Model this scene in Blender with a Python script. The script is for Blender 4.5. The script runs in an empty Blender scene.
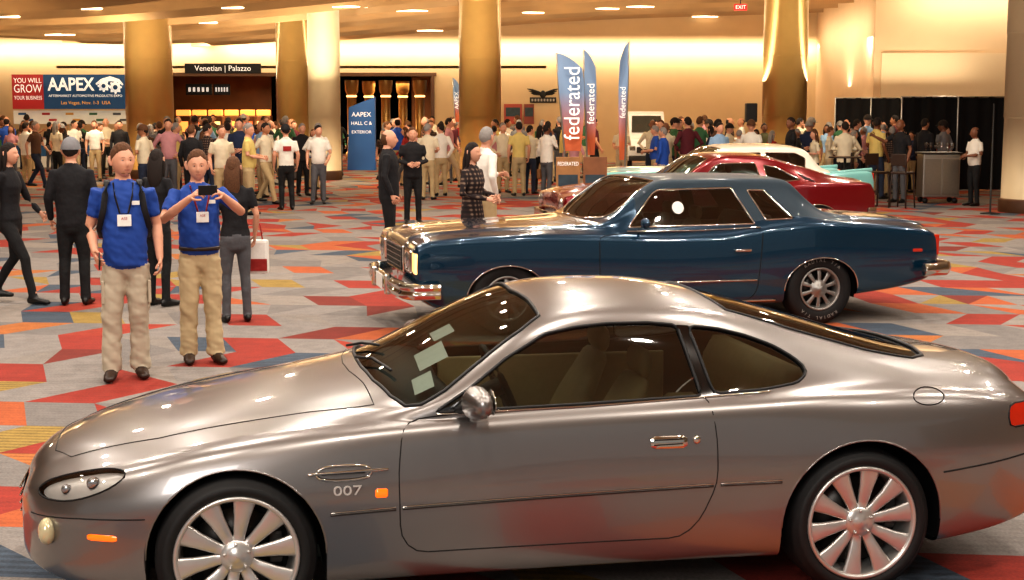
import bpy, bmesh, math, random
import numpy as np
from mathutils import Vector, Matrix, noise
from mathutils.bvhtree import BVHTree
random.seed(11); np.random.seed(7)
S=bpy.context.scene; COL=S.collection
H=2.07; F=1500.0; TH=math.atan(180/1500); CT=math.cos(TH); ST=math.sin(TH)
pi=math.pi
# ---------- picture -> world helpers (used only to measure where things stand)
def gnd(px,py,z=0):
    u=(px-512)/F; v=(py-290)/F
    d=(u,CT-v*ST,-(ST+v*CT)); t=(H-z)/-d[2]
    return d[0]*t,d[1]*t
def atY(px,py,Y):
    phi=TH+math.atan((py-290)/F); z=H-Y*math.tan(phi)
    dc=Y*CT+(H-z)*ST
    return (px-512)/F*dc,Y,z
def Xat(px,Y,z=1.0):
    return (px-512)/F*(Y*CT+(H-z)*ST)
def Zat(py,Y): return H-Y*math.tan(TH+math.atan((py-290)/F))
# ---------- materials
def lin(h):
    h=h.lstrip('#'); o=[]
    for i in (0,2,4):
        c=int(h[i:i+2],16)/255; o.append(c/12.92 if c<=.04045 else ((c+.055)/1.055)**2.4)
    return (o[0],o[1],o[2],1)
MC={}
def M(name,hx,rough=.6,metal=0,coat=0,emit=0,var=.12,scale=30,bump=0):
    if name in MC: return MC[name]
    m=bpy.data.materials.new(name); m.use_nodes=True; nt=m.node_tree; b=nt.nodes['Principled BSDF']
    c=lin(hx); b.inputs['Base Color'].default_value=c
    b.inputs['Roughness'].default_value=rough; b.inputs['Metallic'].default_value=metal
    b.inputs['Coat Weight'].default_value=coat; b.inputs['Coat Roughness'].default_value=.03
    if emit:
        b.inputs['Emission Color'].default_value=c; b.inputs['Emission Strength'].default_value=emit
    if var or bump:
        tc=nt.nodes.new('ShaderNodeTexCoord'); n=nt.nodes.new('ShaderNodeTexNoise'); n.inputs['Scale'].default_value=scale
        nt.links.new(tc.outputs['Object'],n.inputs['Vector'])
        if var:
            mx=nt.nodes.new('ShaderNodeMix'); mx.data_type='RGBA'
            mx.inputs[6].default_value=tuple(x*(1-var) for x in c[:3])+(1,); mx.inputs[7].default_value=tuple(min(1,x*(1+var)) for x in c[:3])+(1,)
            nt.links.new(n.outputs['Fac'],mx.inputs[0]); nt.links.new(mx.outputs[2],b.inputs['Base Color'])
        if bump:
            bp=nt.nodes.new('ShaderNodeBump'); bp.inputs['Strength'].default_value=min(1,bump); bp.inputs['Distance'].default_value=.01 if bump<=.5 else .03
            nt.links.new(n.outputs['Fac'],bp.inputs['Height']); nt.links.new(bp.outputs['Normal'],b.inputs['Normal'])
    MC[name]=m; return m
def gradmat(name,h0,h1,z0,z1):
    m=bpy.data.materials.new(name); m.use_nodes=True; nt=m.node_tree; b=nt.nodes['Principled BSDF']; b.inputs['Roughness'].default_value=.7
    tc=nt.nodes.new('ShaderNodeTexCoord'); sp=nt.nodes.new('ShaderNodeSeparateXYZ'); nt.links.new(tc.outputs['Object'],sp.inputs[0])
    mr=nt.nodes.new('ShaderNodeMapRange'); mr.inputs[1].default_value=z0; mr.inputs[2].default_value=z1; nt.links.new(sp.outputs[2],mr.inputs[0])
    r=nt.nodes.new('ShaderNodeValToRGB'); r.color_ramp.elements[0].color=lin(h0); r.color_ramp.elements[0].position=.15; r.color_ramp.elements[1].color=lin(h1); r.color_ramp.elements[1].position=.60
    nt.links.new(mr.outputs[0],r.inputs[0]); nt.links.new(r.outputs[0],b.inputs['Base Color']); nt.links.new(r.outputs[0],b.inputs['Emission Color']); b.inputs['Emission Strength'].default_value=.08
    return m
def glassmat(name,tint,refl=.08):
    if name in MC: return MC[name]
    m=bpy.data.materials.new(name); m.use_nodes=True; nt=m.node_tree; nt.nodes.clear()
    o=nt.nodes.new('ShaderNodeOutputMaterial'); t=nt.nodes.new('ShaderNodeBsdfTransparent'); g=nt.nodes.new('ShaderNodeBsdfGlossy')
    t.inputs[0].default_value=lin(tint); g.inputs['Roughness'].default_value=.02
    lw=nt.nodes.new('ShaderNodeLayerWeight'); lw.inputs[0].default_value=.35
    mr=nt.nodes.new('ShaderNodeMapRange'); mr.inputs[3].default_value=refl; mr.inputs[4].default_value=.9
    pw=nt.nodes.new('ShaderNodeMath'); pw.operation='POWER'; pw.inputs[1].default_value=2.8
    nt.links.new(lw.outputs['Facing'],pw.inputs[0]); nt.links.new(pw.outputs[0],mr.inputs[0])
    mx=nt.nodes.new('ShaderNodeMixShader'); nt.links.new(mr.outputs[0],mx.inputs[0])
    nt.links.new(t.outputs[0],mx.inputs[1]); nt.links.new(g.outputs[0],mx.inputs[2]); nt.links.new(mx.outputs[0],o.inputs[0])
    MC[name]=m; return m
CHROME=M('chrome','#d8d4cc',.08,1,var=0); BLACK=M('black_rubber','#0c0c0d',.55); TIRE=M('tire_rubber','#111112',.65,bump=.2)
DARK=M('dark_trim','#1c1a1a',.5); GLASS=glassmat('car_glass','#b4beb8',.08); DGLASS=glassmat('tinted_glass','#949c97',.17)
SILVER=M('silver_alloy','#cbc8c4',.30,.75,var=0); STEEL=M('stainless','#a8a49c',.3,.9,var=.05)
WHITE=M('white_paint','#e9e6df',.5); BEIGE=M('beige_leather','#c9ad82',.5); GBLACK=M('gloss_black','#08080a',.12,0,1,var=0)
# ---------- mesh helpers
def mk(name,V,Fc,mats,parent=None,smooth=True,mi=None,loc=None,rot=None,nrm=None):
    me=bpy.data.meshes.new(name); me.from_pydata([tuple(v) for v in V],[],[tuple(f) for f in Fc])
    for m in (mats if isinstance(mats,(list,tuple)) else [mats]): me.materials.append(m)
    me.polygons.foreach_set('use_smooth',[smooth]*len(me.polygons))
    if mi is not None: me.polygons.foreach_set('material_index',list(mi))
    me.update()
    if nrm is not None: me.normals_split_custom_set_from_vertices(nrm)
    ob=bpy.data.objects.new(name,me); COL.objects.link(ob)
    if parent: ob.parent=parent
    if loc is not None: ob.location=loc
    if rot is not None: ob.rotation_euler=rot
    return ob
def tag(o,label,cat=None,group=None,kind=None):
    if label: o['label']=label
    if cat: o['category']=cat
    if group: o['group']=group
    if kind: o['kind']=kind
    return o
def empty(name,loc=(0,0,0),rz=0,sc=1,parent=None):
    e=bpy.data.objects.new(name,None); e.empty_display_size=.1; COL.objects.link(e); e.location=loc; e.rotation_euler=(0,0,rz); e.scale=(sc,sc,sc)
    if parent: e.parent=parent
    return e
def boxvf(c,s,bev=0,seg=2):
    bm=bmesh.new(); bmesh.ops.create_cube(bm,size=1)
    for v in bm.verts: v.co=Vector((v.co.x*s[0]+c[0],v.co.y*s[1]+c[1],v.co.z*s[2]+c[2]))
    if bev: bmesh.ops.bevel(bm,geom=bm.edges[:],offset=bev,segments=seg,affect='EDGES',profile=.6)
    bm.verts.index_update(); V=[v.co.copy() for v in bm.verts]; Fc=[[v.index for v in f.verts] for f in bm.faces]; bm.free(); return V,Fc
def box(name,c,s,mat,parent=None,bev=0,rot=None,loc=None,smooth=False):
    V,Fc=boxvf(c,s,bev); return mk(name,V,Fc,mat,parent,smooth,loc=loc,rot=rot)
def join(*parts):
    V=[];Fc=[]
    for v,f in parts:
        o=len(V); V+=list(v); Fc+=[[i+o for i in ff] for ff in f]
    return V,Fc
def tube(pts,r,n=8,cap=.8,closed=False,ref=None):
    P=[Vector(p) for p in pts]; k=len(P)
    R=[x if isinstance(x,(tuple,list)) else (x,x) for x in (r if isinstance(r,list) else [r]*k)]
    T=[]
    for i in range(k):
        if closed: t=P[(i+1)%k]-P[i-1]
        else: t=P[min(i+1,k-1)]-P[max(i-1,0)]
        T.append(t.normalized() if t.length>1e-9 else Vector((0,0,1)))
    rings=[(P[i],T[i],R[i]) for i in range(k)]
    if not closed and cap>0:
        e0=min(R[0])*cap; e1=min(R[-1])*cap
        s=lambda q,f:(q[0]*f,q[1]*f)
        rings=[(P[0]-T[0]*e0,T[0],s(R[0],.3)),(P[0]-T[0]*e0*.6,T[0],s(R[0],.8))]+rings+[(P[-1]+T[-1]*e1*.6,T[-1],s(R[-1],.8)),(P[-1]+T[-1]*e1,T[-1],s(R[-1],.3))]
    V=[];Fc=[]
    for p,t,q in rings:
        rf=ref if ref else (Vector((0,0,1)) if abs(t.z)<.75 else Vector((0,1,0)))
        a=rf.cross(t).normalized(); b=t.cross(a)
        for j in range(n):
            an=2*pi*j/n; V.append(p+a*(q[0]*math.cos(an))+b*(q[1]*math.sin(an)))
    m=len(rings)
    for i in range(m if closed else m-1):
        for j in range(n):
            a0=i*n+j;a1=i*n+(j+1)%n;b0=((i+1)%m)*n+j;b1=((i+1)%m)*n+(j+1)%n
            Fc.append([a0,a1,b1,b0])
    if not closed:
        Fc.append(list(range(n))[::-1]); Fc.append(list(range((m-1)*n,m*n)))
    return V,Fc
def lathe(prof,n=48,axis='y',closed=False):
    V=[];Fc=[]
    for r,h in prof:
        for j in range(n):
            a=2*pi*j/n
            V.append((r*math.cos(a),h,r*math.sin(a)) if axis=='y' else (r*math.cos(a),r*math.sin(a),h))
    k=len(prof)
    for i in range(k if closed else k-1):
        for j in range(n):
            i2=(i+1)%k
            f=[i*n+j,i*n+(j+1)%n,i2*n+(j+1)%n,i2*n+j]
            Fc.append(f if axis=='z' else f[::-1])
    return V,Fc
def ell(c,r,n=16,m=10):
    V=[];Fc=[]
    for i in range(m+1):
        th=pi*i/m
        for j in range(n):
            a=2*pi*j/n; V.append((c[0]+r[0]*math.sin(th)*math.cos(a),c[1]+r[1]*math.sin(th)*math.sin(a),c[2]+r[2]*math.cos(th)))
    for i in range(m):
        for j in range(n): Fc.append([i*n+j,(i+1)*n+j,(i+1)*n+(j+1)%n,i*n+(j+1)%n])
    return V,Fc
def text(body,size,loc,mat,parent=None,rot=(pi/2,0,0),ext=.002,align='CENTER',name='lettering',sx=1,bold=0,fit=0):
    cu=bpy.data.curves.new(name,'FONT'); cu.body=body; cu.size=size; cu.align_x=align; cu.align_y='CENTER'; cu.extrude=ext; cu.resolution_u=3; cu.offset=bold
    ob=bpy.data.objects.new(name,cu); COL.objects.link(ob); dg=bpy.context.evaluated_depsgraph_get()
    me=bpy.data.meshes.new_from_object(ob.evaluated_get(dg)); bpy.data.objects.remove(ob); bpy.data.curves.remove(cu)
    me.materials.clear(); me.materials.append(mat); me.name=name
    if fit:
        w=max(v.co.x for v in me.vertices)-min(v.co.x for v in me.vertices)
        if w>fit: sx=fit/w
    o=bpy.data.objects.new(name,me); COL.objects.link(o); o.location=loc; o.rotation_euler=rot; o.scale=(sx,1,1)
    if parent: o.parent=parent
    return o
# ---------- numeric curves
def pchip(kn):
    kn=sorted(kn); X=np.array([k[0] for k in kn],float); Y=np.array([k[1] for k in kn],float)
    h=np.diff(X); d=np.diff(Y)/h; m=np.zeros(len(X))
    for i in range(1,len(X)-1):
        if d[i-1]*d[i]>0:
            w1=2*h[i]+h[i-1]; w2=h[i]+2*h[i-1]; m[i]=(w1+w2)/(w1/d[i-1]+w2/d[i])
    m[0]=d[0]; m[-1]=d[-1]
    def f(x):
        x=np.clip(x,X[0],X[-1]); i=np.clip(np.searchsorted(X,x)-1,0,len(X)-2); t=(x-X[i])/h[i]
        return (1+2*t)*(1-t)**2*Y[i]+t*(1-t)**2*h[i]*m[i]+t*t*(3-2*t)*Y[i+1]+t*t*(t-1)*h[i]*m[i+1]
    return f
def curve(kn,xs,sig=.05):
    if not isinstance(kn,list): return np.full(len(xs),float(kn))
    f=pchip(kn); g=np.linspace(xs[0],xs[-1],900); y=f(g)
    dx=g[1]-g[0]
    e=np.minimum(g-g[0],g[-1]-g)
    def sm(y,sg):
        k=int(3*sg/dx); w=np.exp(-.5*(np.arange(-k,k+1)*dx/sg)**2); w/=w.sum()
        return np.convolve(np.pad(y,k,mode='reflect',reflect_type='odd'),w,'valid')
    bl=np.clip((e-.02)/(3*sig),0,1); y=sm(y,sig)*bl+y*(1-bl)
    if sig>.06:
        y2=sm(f(g),.03); b2=np.clip((e-.02)/.12,0,1); y=np.where(e<.02,f(g),y*bl+(y2*b2+f(g)*(1-b2))*(1-bl))
    return np.interp(xs,g,y)
def inside(poly,A,B):
    r=np.zeros(A.shape,bool); n=len(poly)
    for i in range(n):
        x1,y1=poly[i];x2,y2=poly[(i+1)%n]
        c=((y1>B)!=(y2>B))&(A<(x2-x1)*(B-y1)/((y2-y1) if y2!=y1 else 1e-9)+x1); r^=c
    return r
def nearest(poly,a,b):
    best=1e9;bp=(a,b); n=len(poly)
    for i in range(n):
        x1,y1=poly[i];x2,y2=poly[(i+1)%n]; dx=x2-x1;dy=y2-y1; L=dx*dx+dy*dy
        t=0 if L<1e-12 else max(0,min(1,((a-x1)*dx+(b-y1)*dy)/L)); qx=x1+t*dx;qy=y1+t*dy; d=(a-qx)**2+(b-qy)**2
        if d<best: best=d;bp=(qx,qy)
    return bp
def rnd(poly,it=2):
    for _ in range(it):
        q=[]
        for i in range(len(poly)):
            a=poly[i];b=poly[(i+1)%len(poly)]
            q+=[(a[0]*.75+b[0]*.25,a[1]*.75+b[1]*.25),(a[0]*.25+b[0]*.75,a[1]*.25+b[1]*.75)]
        poly=q
    return poly
def cor(poly,r=.035):
    o=[];n=len(poly)
    for i in range(n):
        v=poly[i];p=poly[i-1];q=poly[(i+1)%n]
        lp=math.hypot(p[0]-v[0],p[1]-v[1]); lq=math.hypot(q[0]-v[0],q[1]-v[1]); a=min(.45,r/lp); b=min(.45,r/lq)
        A=(v[0]+(p[0]-v[0])*a,v[1]+(p[1]-v[1])*a); B=(v[0]+(q[0]-v[0])*b,v[1]+(q[1]-v[1])*b)
        o+=[A,(v[0]*.5+(A[0]+B[0])*.25,v[1]*.5+(A[1]+B[1])*.25),B]
    return o
class Body:
    def __init__(s,sp):
        x0,x1=sp['x0'],sp['x1']; n=sp.get('n',240); t=np.linspace(0,1,n); k=.6
        xs=x0+(x1-x0)*(t-k*np.sin(2*pi*t)/(2*pi)); s.xs=xs; s.sp=sp; sg=sp.get('sig',.05)
        c=lambda key,sig=sg: curve(sp[key],xs,sig)
        W=c('W');zb=c('zb');zm=c('zm');zs=c('zs');yr=c('yr',max(.06,sg));zr=c('zr');zc=c('zc'); ys=W*c('ysr')
        bul=np.full(n,.015)
        L=lambda a,b,f:a+(b-a)*f
        z0=np.zeros(n); cr=sp.get('crease',.5); br=sp.get('box',0)
        C=[(z0,zb),(.55*W,zb),(.9*W,zb),(.968*W,zb+.03),(.985*W,L(zb,zm,.45)),(W,L(zb,zm,.85)),(W,L(zm,zs,.15)),(L(W,ys,cr*.5),L(zm,zs,.62)),(L(W,ys,cr),L(zm,zs,.9)),(ys,zs),
           (L(ys,yr,.15)+bul*.4,L(zs,zr,.10)),(L(ys,yr,.45)+bul,L(zs,zr,.45)),(L(ys,yr,.8)+bul,L(zs,zr,.82)),(yr+br,zr+br*.5),((.86+.06*(br>0))*yr,L(zr,zc,.45)),(.5*yr,L(zr,zc,.88)),(z0,zc)]
        C=np.array(C).transpose(2,0,1)
        s.jb=9
        first=2*C[:,:1]-C[:,1:2]; last=C[:,-2:-1].copy(); last[:,:,0]*=-1
        E=np.concatenate([first,C,last],1); m=sp.get('m',6); K=C.shape[1]-1; cols=[]
        for j in range(K):
            for q in range(m):
                u=q/m; cols.append(((1-u)**3*E[:,j]+(3*u**3-6*u*u+4)*E[:,j+1]+(-3*u**3+3*u*u+3*u+1)*E[:,j+2]+u**3*E[:,j+3])/6)
        cols.append((E[:,K]+4*E[:,K+1]+E[:,K+2])/6)
        G=np.stack(cols,1); s.m=m
        P=np.zeros(G.shape[:2]+(3,)); P[:,:,0]=xs[:,None]; P[:,:,1]=-G[:,:,0]; P[:,:,2]=G[:,:,1]; P[:,-1,1]=0
        s.P=P; s.n=n; s.k=P.shape[1]; s.reg=np.zeros((n-1,s.k-1),int); s.frozen=np.zeros(P.shape[:2],bool)
        s.N=s.normals(); s.N[:,-1,1]=0; s.regs={}
        V=[Vector(p) for p in P.reshape(-1,3)]; kk=s.k
        s.bvh=BVHTree.FromPolygons(V,[(i*kk+j,(i+1)*kk+j,(i+1)*kk+j+1,i*kk+j+1) for i in range(n-1) for j in range(kk-1)])
    def normals(s):
        a=np.gradient(s.P,axis=0); b=np.gradient(s.P,axis=1); N=np.cross(a,b); l=np.linalg.norm(N,axis=2,keepdims=True); return N/np.maximum(l,1e-12)
    def cut(s,name,poly,proj='side',jmin=0,ymin=0,jmax=9999,over=(0,)):
        rid=len(s.regs)+1; s.regs[name]=rid
        ctr=(s.P[:-1,:-1]+s.P[1:,:-1]+s.P[:-1,1:]+s.P[1:,1:])/4
        A=ctr[:,:,0]; B=ctr[:,:,2] if proj=='side' else -ctr[:,:,1]
        ins=inside(poly,A,B); J=np.arange(s.k-1)[None,:]
        ins&=(J>=jmin)&(J<jmax)&(-ctr[:,:,1]>=ymin)
        if proj=='side': ins&=(-s.N[:-1,:-1,1]>.12)|(np.zeros(ins.shape,bool) if ymin==0 else np.ones(ins.shape,bool))
        else: ins&=s.N[:-1,:-1,2]>.1
        ins&=np.isin(s.reg,over); s.reg[ins]=rid
        pad=np.pad(ins.astype(int),1); cnt=pad[:-1,:-1]+pad[1:,:-1]+pad[:-1,1:]+pad[1:,1:]
        ex=np.pad(np.ones_like(ins,int),1); tot=ex[:-1,:-1]+ex[1:,:-1]+ex[:-1,1:]+ex[1:,1:]
        bd=(cnt>0)&(cnt<tot)&~s.frozen
        for i,j in zip(*np.nonzero(bd)):
            p=s.P[i,j]; nrm=s.N[i,j]
            if proj=='side':
                q=nearest(poly,p[0],p[2]); dx=q[0]-p[0];dz=q[1]-p[2]
                if abs(dx)+abs(dz)>.05: continue
                dy=-(nrm[0]*dx+nrm[2]*dz)/nrm[1] if abs(nrm[1])>.15 else 0
            else:
                q=nearest(poly,p[0],-p[1]); dx=q[0]-p[0];dy=-q[1]-p[1]
                if j==s.k-1: dy=0
                if abs(dx)+abs(dy)>.05: continue
                dz=-(nrm[0]*dx+nrm[1]*dy)/nrm[2] if abs(nrm[2])>.15 else 0
            s.P[i,j]=p+np.array((dx,max(-.05,min(.05,dy)),dz if abs(dz)<.08 else 0)); s.frozen[i,j]=True
    def mesh(s,name,ids,mats,parent,side='both',off=0,matfn=None,cap=False,inner=False):
        P=s.P+s.N*off if off else s.P
        mask=np.isin(s.reg,[0 if a=='body' else s.regs[a] for a in ids])
        I,J=np.nonzero(mask); idx={}; V=[];Fc=[];mi=[];NN=[]
        def vid(i,j,sg):
            key=(i,j,sg if j<s.k-1 else 0)
            if key not in idx:
                f=(1 if key[2]>=0 else -1); idx[key]=len(V); p=P[i,j]; V.append((p[0],p[1]*f,p[2])); q=s.N[i,j]; g=-1 if inner else 1; NN.append((q[0]*g,q[1]*f*g,q[2]*g))
            return idx[key]
        for sg in ((1,-1) if side=='both' else (1,) if side=='near' else (-1,)):
            for i,j in zip(I,J):
                f=[vid(i,j,sg),vid(i+1,j,sg),vid(i+1,j+1,sg),vid(i,j+1,sg)]
                if (sg<0)!=inner: f=f[::-1]
                Fc.append(f); mi.append(matfn(s.P[i,j],j) if matfn else 0)
        if cap:
            for i in (0,s.n-1):
                loop=[vid(i,j,1) for j in range(s.k)]+[vid(i,j,-1) for j in range(s.k-2,-1,-1)]
                lo=[]; [lo.append(v) for v in loop if v not in lo]
                Fc.append(lo if i==0 else lo[::-1]); mi.append(0)
        return mk(name,V,Fc,mats,parent,True,mi,nrm=NN)
    def side(s,x,z,off=0):
        h=s.bvh.ray_cast(Vector((x,-3,z)),Vector((0,1,0)))
        return (h[0]+h[1]*(off if h[1].y<0 else -off)) if h[0] else Vector((x,-s.sp.get('fw',.8),z))
    def top(s,x,y,off=0):
        h=s.bvh.ray_cast(Vector((x,-abs(y)-1e-4,4)),Vector((0,0,-1)))
        if not h[0]: return Vector((x,y,1))
        p=h[0]+h[1]*(off if h[1].z>0 else -off); return Vector((p.x,p.y*(1 if y<=0 else -1),p.z))
def mir(V,Fc): return [(v[0],-v[1],v[2]) for v in V],[f[::-1] for f in Fc]
def densify(pts,step=.03,closed=True):
    o=[]; n=len(pts)
    for i in range(n if closed else n-1):
        a=pts[i];b=pts[(i+1)%n]; L=math.hypot(a[0]-b[0],a[1]-b[1]); k=max(1,int(L/step))
        for q in range(k): o.append((a[0]+(b[0]-a[0])*q/k,a[1]+(b[1]-a[1])*q/k))
    if not closed: o.append(pts[-1])
    return o
def sidelines(B,name,poly,r,mat,root,off=0,closed=True,sides=(1,-1),flat=None,n=6):
    pts=[B.side(x,z,off) for x,z in densify(poly,.03,closed)]
    for sg in sides:
        V,Fc=tube(pts,flat or r,n,0 if closed else .5,closed)
        if sg<0: V,Fc=mir(V,Fc)
        mk(name,V,Fc,mat,root)
def toplines(B,name,poly,r,mat,root,off=0,closed=False):
    pts=[B.top(x,y,off) for x,y in densify(poly,.03,closed)]
    V,Fc=tube(pts,r,6,0 if closed else .5,closed); return mk(name,V,Fc,mat,root)
def arcpoly(cx,cz,r,n=28,low=-.1,rz=None):
    rz=rz or r
    return [(cx+r*math.cos(pi*i/n),cz+rz*math.sin(pi*i/n)) for i in range(n+1)]+[(cx-r,low),(cx+r,low)]
def wheel(root,x,sgn,yface,r,rr,w,style,rimmat):
    e=empty('wheel',(x,sgn*(yface-w/2),r),0 if sgn<0 else pi,1,root)
    h=-w/2
    prof=[(rr-.012,h+.02),(rr-.004,h+.002),(rr+.01,h-.006),((r+rr)/2,h-.012),(r-.03,h-.004),(r-.012,h+.008),(r-.002,h+.03),(r,0),(r-.002,-h-.03),(r-.012,-h-.008),(r-.03,-h+.004),(rr,-h),(rr-.012,-h-.02)]
    V,Fc=lathe(prof,56); mk('tire',V,Fc,TIRE,e)
    V,Fc=lathe([(rr-.004,h+.012),(rr-.002,h-.004),(rr-.010,h-.010),(rr-.020,h-.004),(rr-.026,h+.014),(rr-.034,h+.05),(rr-.045,-h)],56)
    parts=[(V,Fc)]
    def spoke(a,rows,skew=0):
        V=[];Fc=[]
        for r_,w_,y_,t_ in rows:
            aa=a-skew*(1-(r_/rr))*.6; ca,sa=math.cos(aa),math.sin(aa)
            for du,dv in ((-1,.25),(-.7,-.0),(.7,-.0),(1,.25),(1,1),(-1,1)): V.append((r_*ca-du*w_*sa,y_+dv*t_,r_*sa+du*w_*ca))
        for i in range(3):
            for j in range(6): Fc.append([i*6+j,i*6+(j+1)%6,(i+1)*6+(j+1)%6,(i+1)*6+j])
        Fc.append([0,1,2,3,4,5]); parts.append((V,Fc))
    if style=='ten':
        for k in range(10): spoke(2*pi*k/10+.16,((.035,.019,h+.026,.022),(.09,.023,h+.014,.02),(.16,.031,h+.006,.016),(rr-.018,.045,h+.002,.014)),(1 if k%2 else -1)*.045)
        parts.append(lathe([(.001,h+.004),(.025,h+.006),(.03,h+.010),(.04,h+.012),(.062,h+.018),(.07,h+.03),(.07,h+.06)],32))
        for k in range(5):
            a=2*pi*k/5+.4; V,Fc=tube([(.05*math.cos(a),h+.03,.05*math.sin(a)),(.05*math.cos(a),h+.006,.05*math.sin(a))],.007,6); parts.append((V,Fc))
    elif style=='five':
        for k in range(10): spoke(2*pi*k/10+.3,((.05,.013,h+.02,.02),(.10,.016,h+.016,.02),(rr-.04,.020,h+.024,.02),(rr-.02,.028,h+.035,.02)))
        parts.append(lathe([(.001,h-.01),(.03,h-.006),(.036,h+.01),(.07,h+.016),(.085,h+.03)],28))
    else:
        parts.append(lathe([(.001,h-.012),(.05,h-.008),(.075,h+.012),(.10,h+.02),(rr-.05,h+.004),(rr-.03,h+.02)],40))
    V,Fc=join(*parts); mk('rim',V,Fc,rimmat,e)
    V,Fc=lathe([(.06,h+.075),(rr*.74,h+.075),(rr*.74,h+.095),(.06,h+.095)],40)
    mk('brake_disc',V,Fc,M('brake_disc_iron','#3c3a38',.35,.8),e)
    V,Fc=lathe([(.001,h+.12),(rr-.03,h+.12)],40); mk('wheel_backing',V,Fc,BLACK,e)
    if style=='ten': box('brake_caliper',(rr*.62,h+.08,.02),(.05,.05,.13),M('caliper','#3a3836',.5),e,.012)
    return e
def seat(root,x,y,z,mat,back=.42):
    V,Fc=join(tube([(x-.24,y,z),(x+.2,y,z-.02)],[(.24,.075)]*2,12,.8),tube([(x+.2,y,z),(x+.32,y,z+.22),(x+.42,y,z+back)],[(.22,.07),(.23,.07),(.17,.05)],12,.8,ref=Vector((-1,0,0))),
      tube([(x+.44,y-.09,z+back+.09),(x+.44,y+.09,z+back+.09)],[(.035,.065)]*2,10,.8))
    mk('seat',V,Fc,mat,root)
def interior(root,xf,xr,w,zf,mat,zseat,x_s,steer=True,dash_z=.86):
    box('cabin_floor',((xf+xr)/2,0,zf),((xr-xf),w*2,.03),DARK,root,.005)
    V,Fc=tube([(xf+.10,-w+.05,dash_z-.10),(xf+.05,0,dash_z-.08),(xf+.10,w-.05,dash_z-.10)],[(.16,.10)]*3,12,.3); mk('dashboard',V,Fc,DARK,root)
    for s_ in (-1,1): seat(root,x_s,s_*.36,zseat,mat)
    for s_ in (-1,1): box('door_panel',((xf+xr)/2+.1,s_*(w-.03),dash_z-.28),(xr-xf-.4,.03,.42),mat,root,.01)
    V,Fc=tube([(x_s+.9,-.5,zseat+.0),(x_s+.9,.5,zseat+.0)],[(.2,.2)]*2,10,.4)
    V2,F2=tube([(x_s+1.1,-.5,zseat+.25),(x_s+1.1,.5,zseat+.25)],[(.1,.24)]*2,10,.4); V,Fc=join((V,Fc),(V2,F2)); mk('rear_seat',V,Fc,mat,root)
    if steer:
        c=Vector((xf+.42,-.36,dash_z-.02)); ax=Vector((1,0,.45)).normalized(); a=Vector((0,1,0)); b=ax.cross(a)
        pts=[c+a*(.185*math.cos(t*2*pi/28))+b*(.185*math.sin(t*2*pi/28)) for t in range(28)]
        T=tube(pts,.014,8,0,True); sp=[tube([c,c+a*(.18*math.cos(t))+b*(.18*math.sin(t))],.012,6) for t in (0,pi,-pi/2)]
        V,Fc=join(T,*sp,tube([c,c-ax*.25],.04,10)); mk('steering_wheel',V,Fc,DARK,root)
def wells(root,xs_,cz,ra,W):
    for x in xs_:
        for sg in (-1,1):
            V=[];Fc=[];n=30
            for k in range(n+1):
                a=-.25+(pi+.5)*k/n
                for y in (W-.02,W-.42): V.append((x+(ra+.004)*math.cos(a),sg*y,cz+(ra+.004)*math.sin(a)))
                V.append((x,sg*(W-.42),cz))
            for k in range(n):
                b=k*3; Fc+= [[b,b+1,b+4,b+3],[b+1,b+2,b+5,b+4]]
            mk('wheel_well',V,Fc,BLACK,root)
def bumper(root,name,path,sec,mat,sm=True):
    P=[Vector((a,b,0)) for a,b in path]; V=[];Fc=[]; k=len(sec)
    for i,p in enumerate(P):
        t=(P[min(i+1,len(P)-1)]-P[max(i-1,0)]).normalized(); o=Vector((t.y,-t.x,0))
        for so,su in sec: V.append((p.x+o.x*so,p.y+o.y*so,su))
    for i in range(len(P)-1):
        for j in range(k): Fc.append([i*k+j,i*k+(j+1)%k,(i+1)*k+(j+1)%k,(i+1)*k+j])
    Fc.append(list(range(k))[::-1]); Fc.append([ (len(P)-1)*k+j for j in range(k)])
    o=mk(name,V,Fc,mat,root,sm); b=o.modifiers.new('b','BEVEL'); b.width=.008; b.segments=2; b.limit_method='ANGLE'; return o
def finish_body(B,root,paint,roof=None,roofx=(0,9)):
    jr=B.m*(B.jb+1)
    fn=(lambda p,j: 1 if (j>=jr and roofx[0]<p[0]<roofx[1]) else 0) if roof else None
    B.mesh('body_shell',['body'],[paint,roof or paint],root,'both',matfn=fn,cap=True)
    B.mesh('inner_lining',['body','door'],[DARK],root,'both',off=-.014,inner=True)
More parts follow.
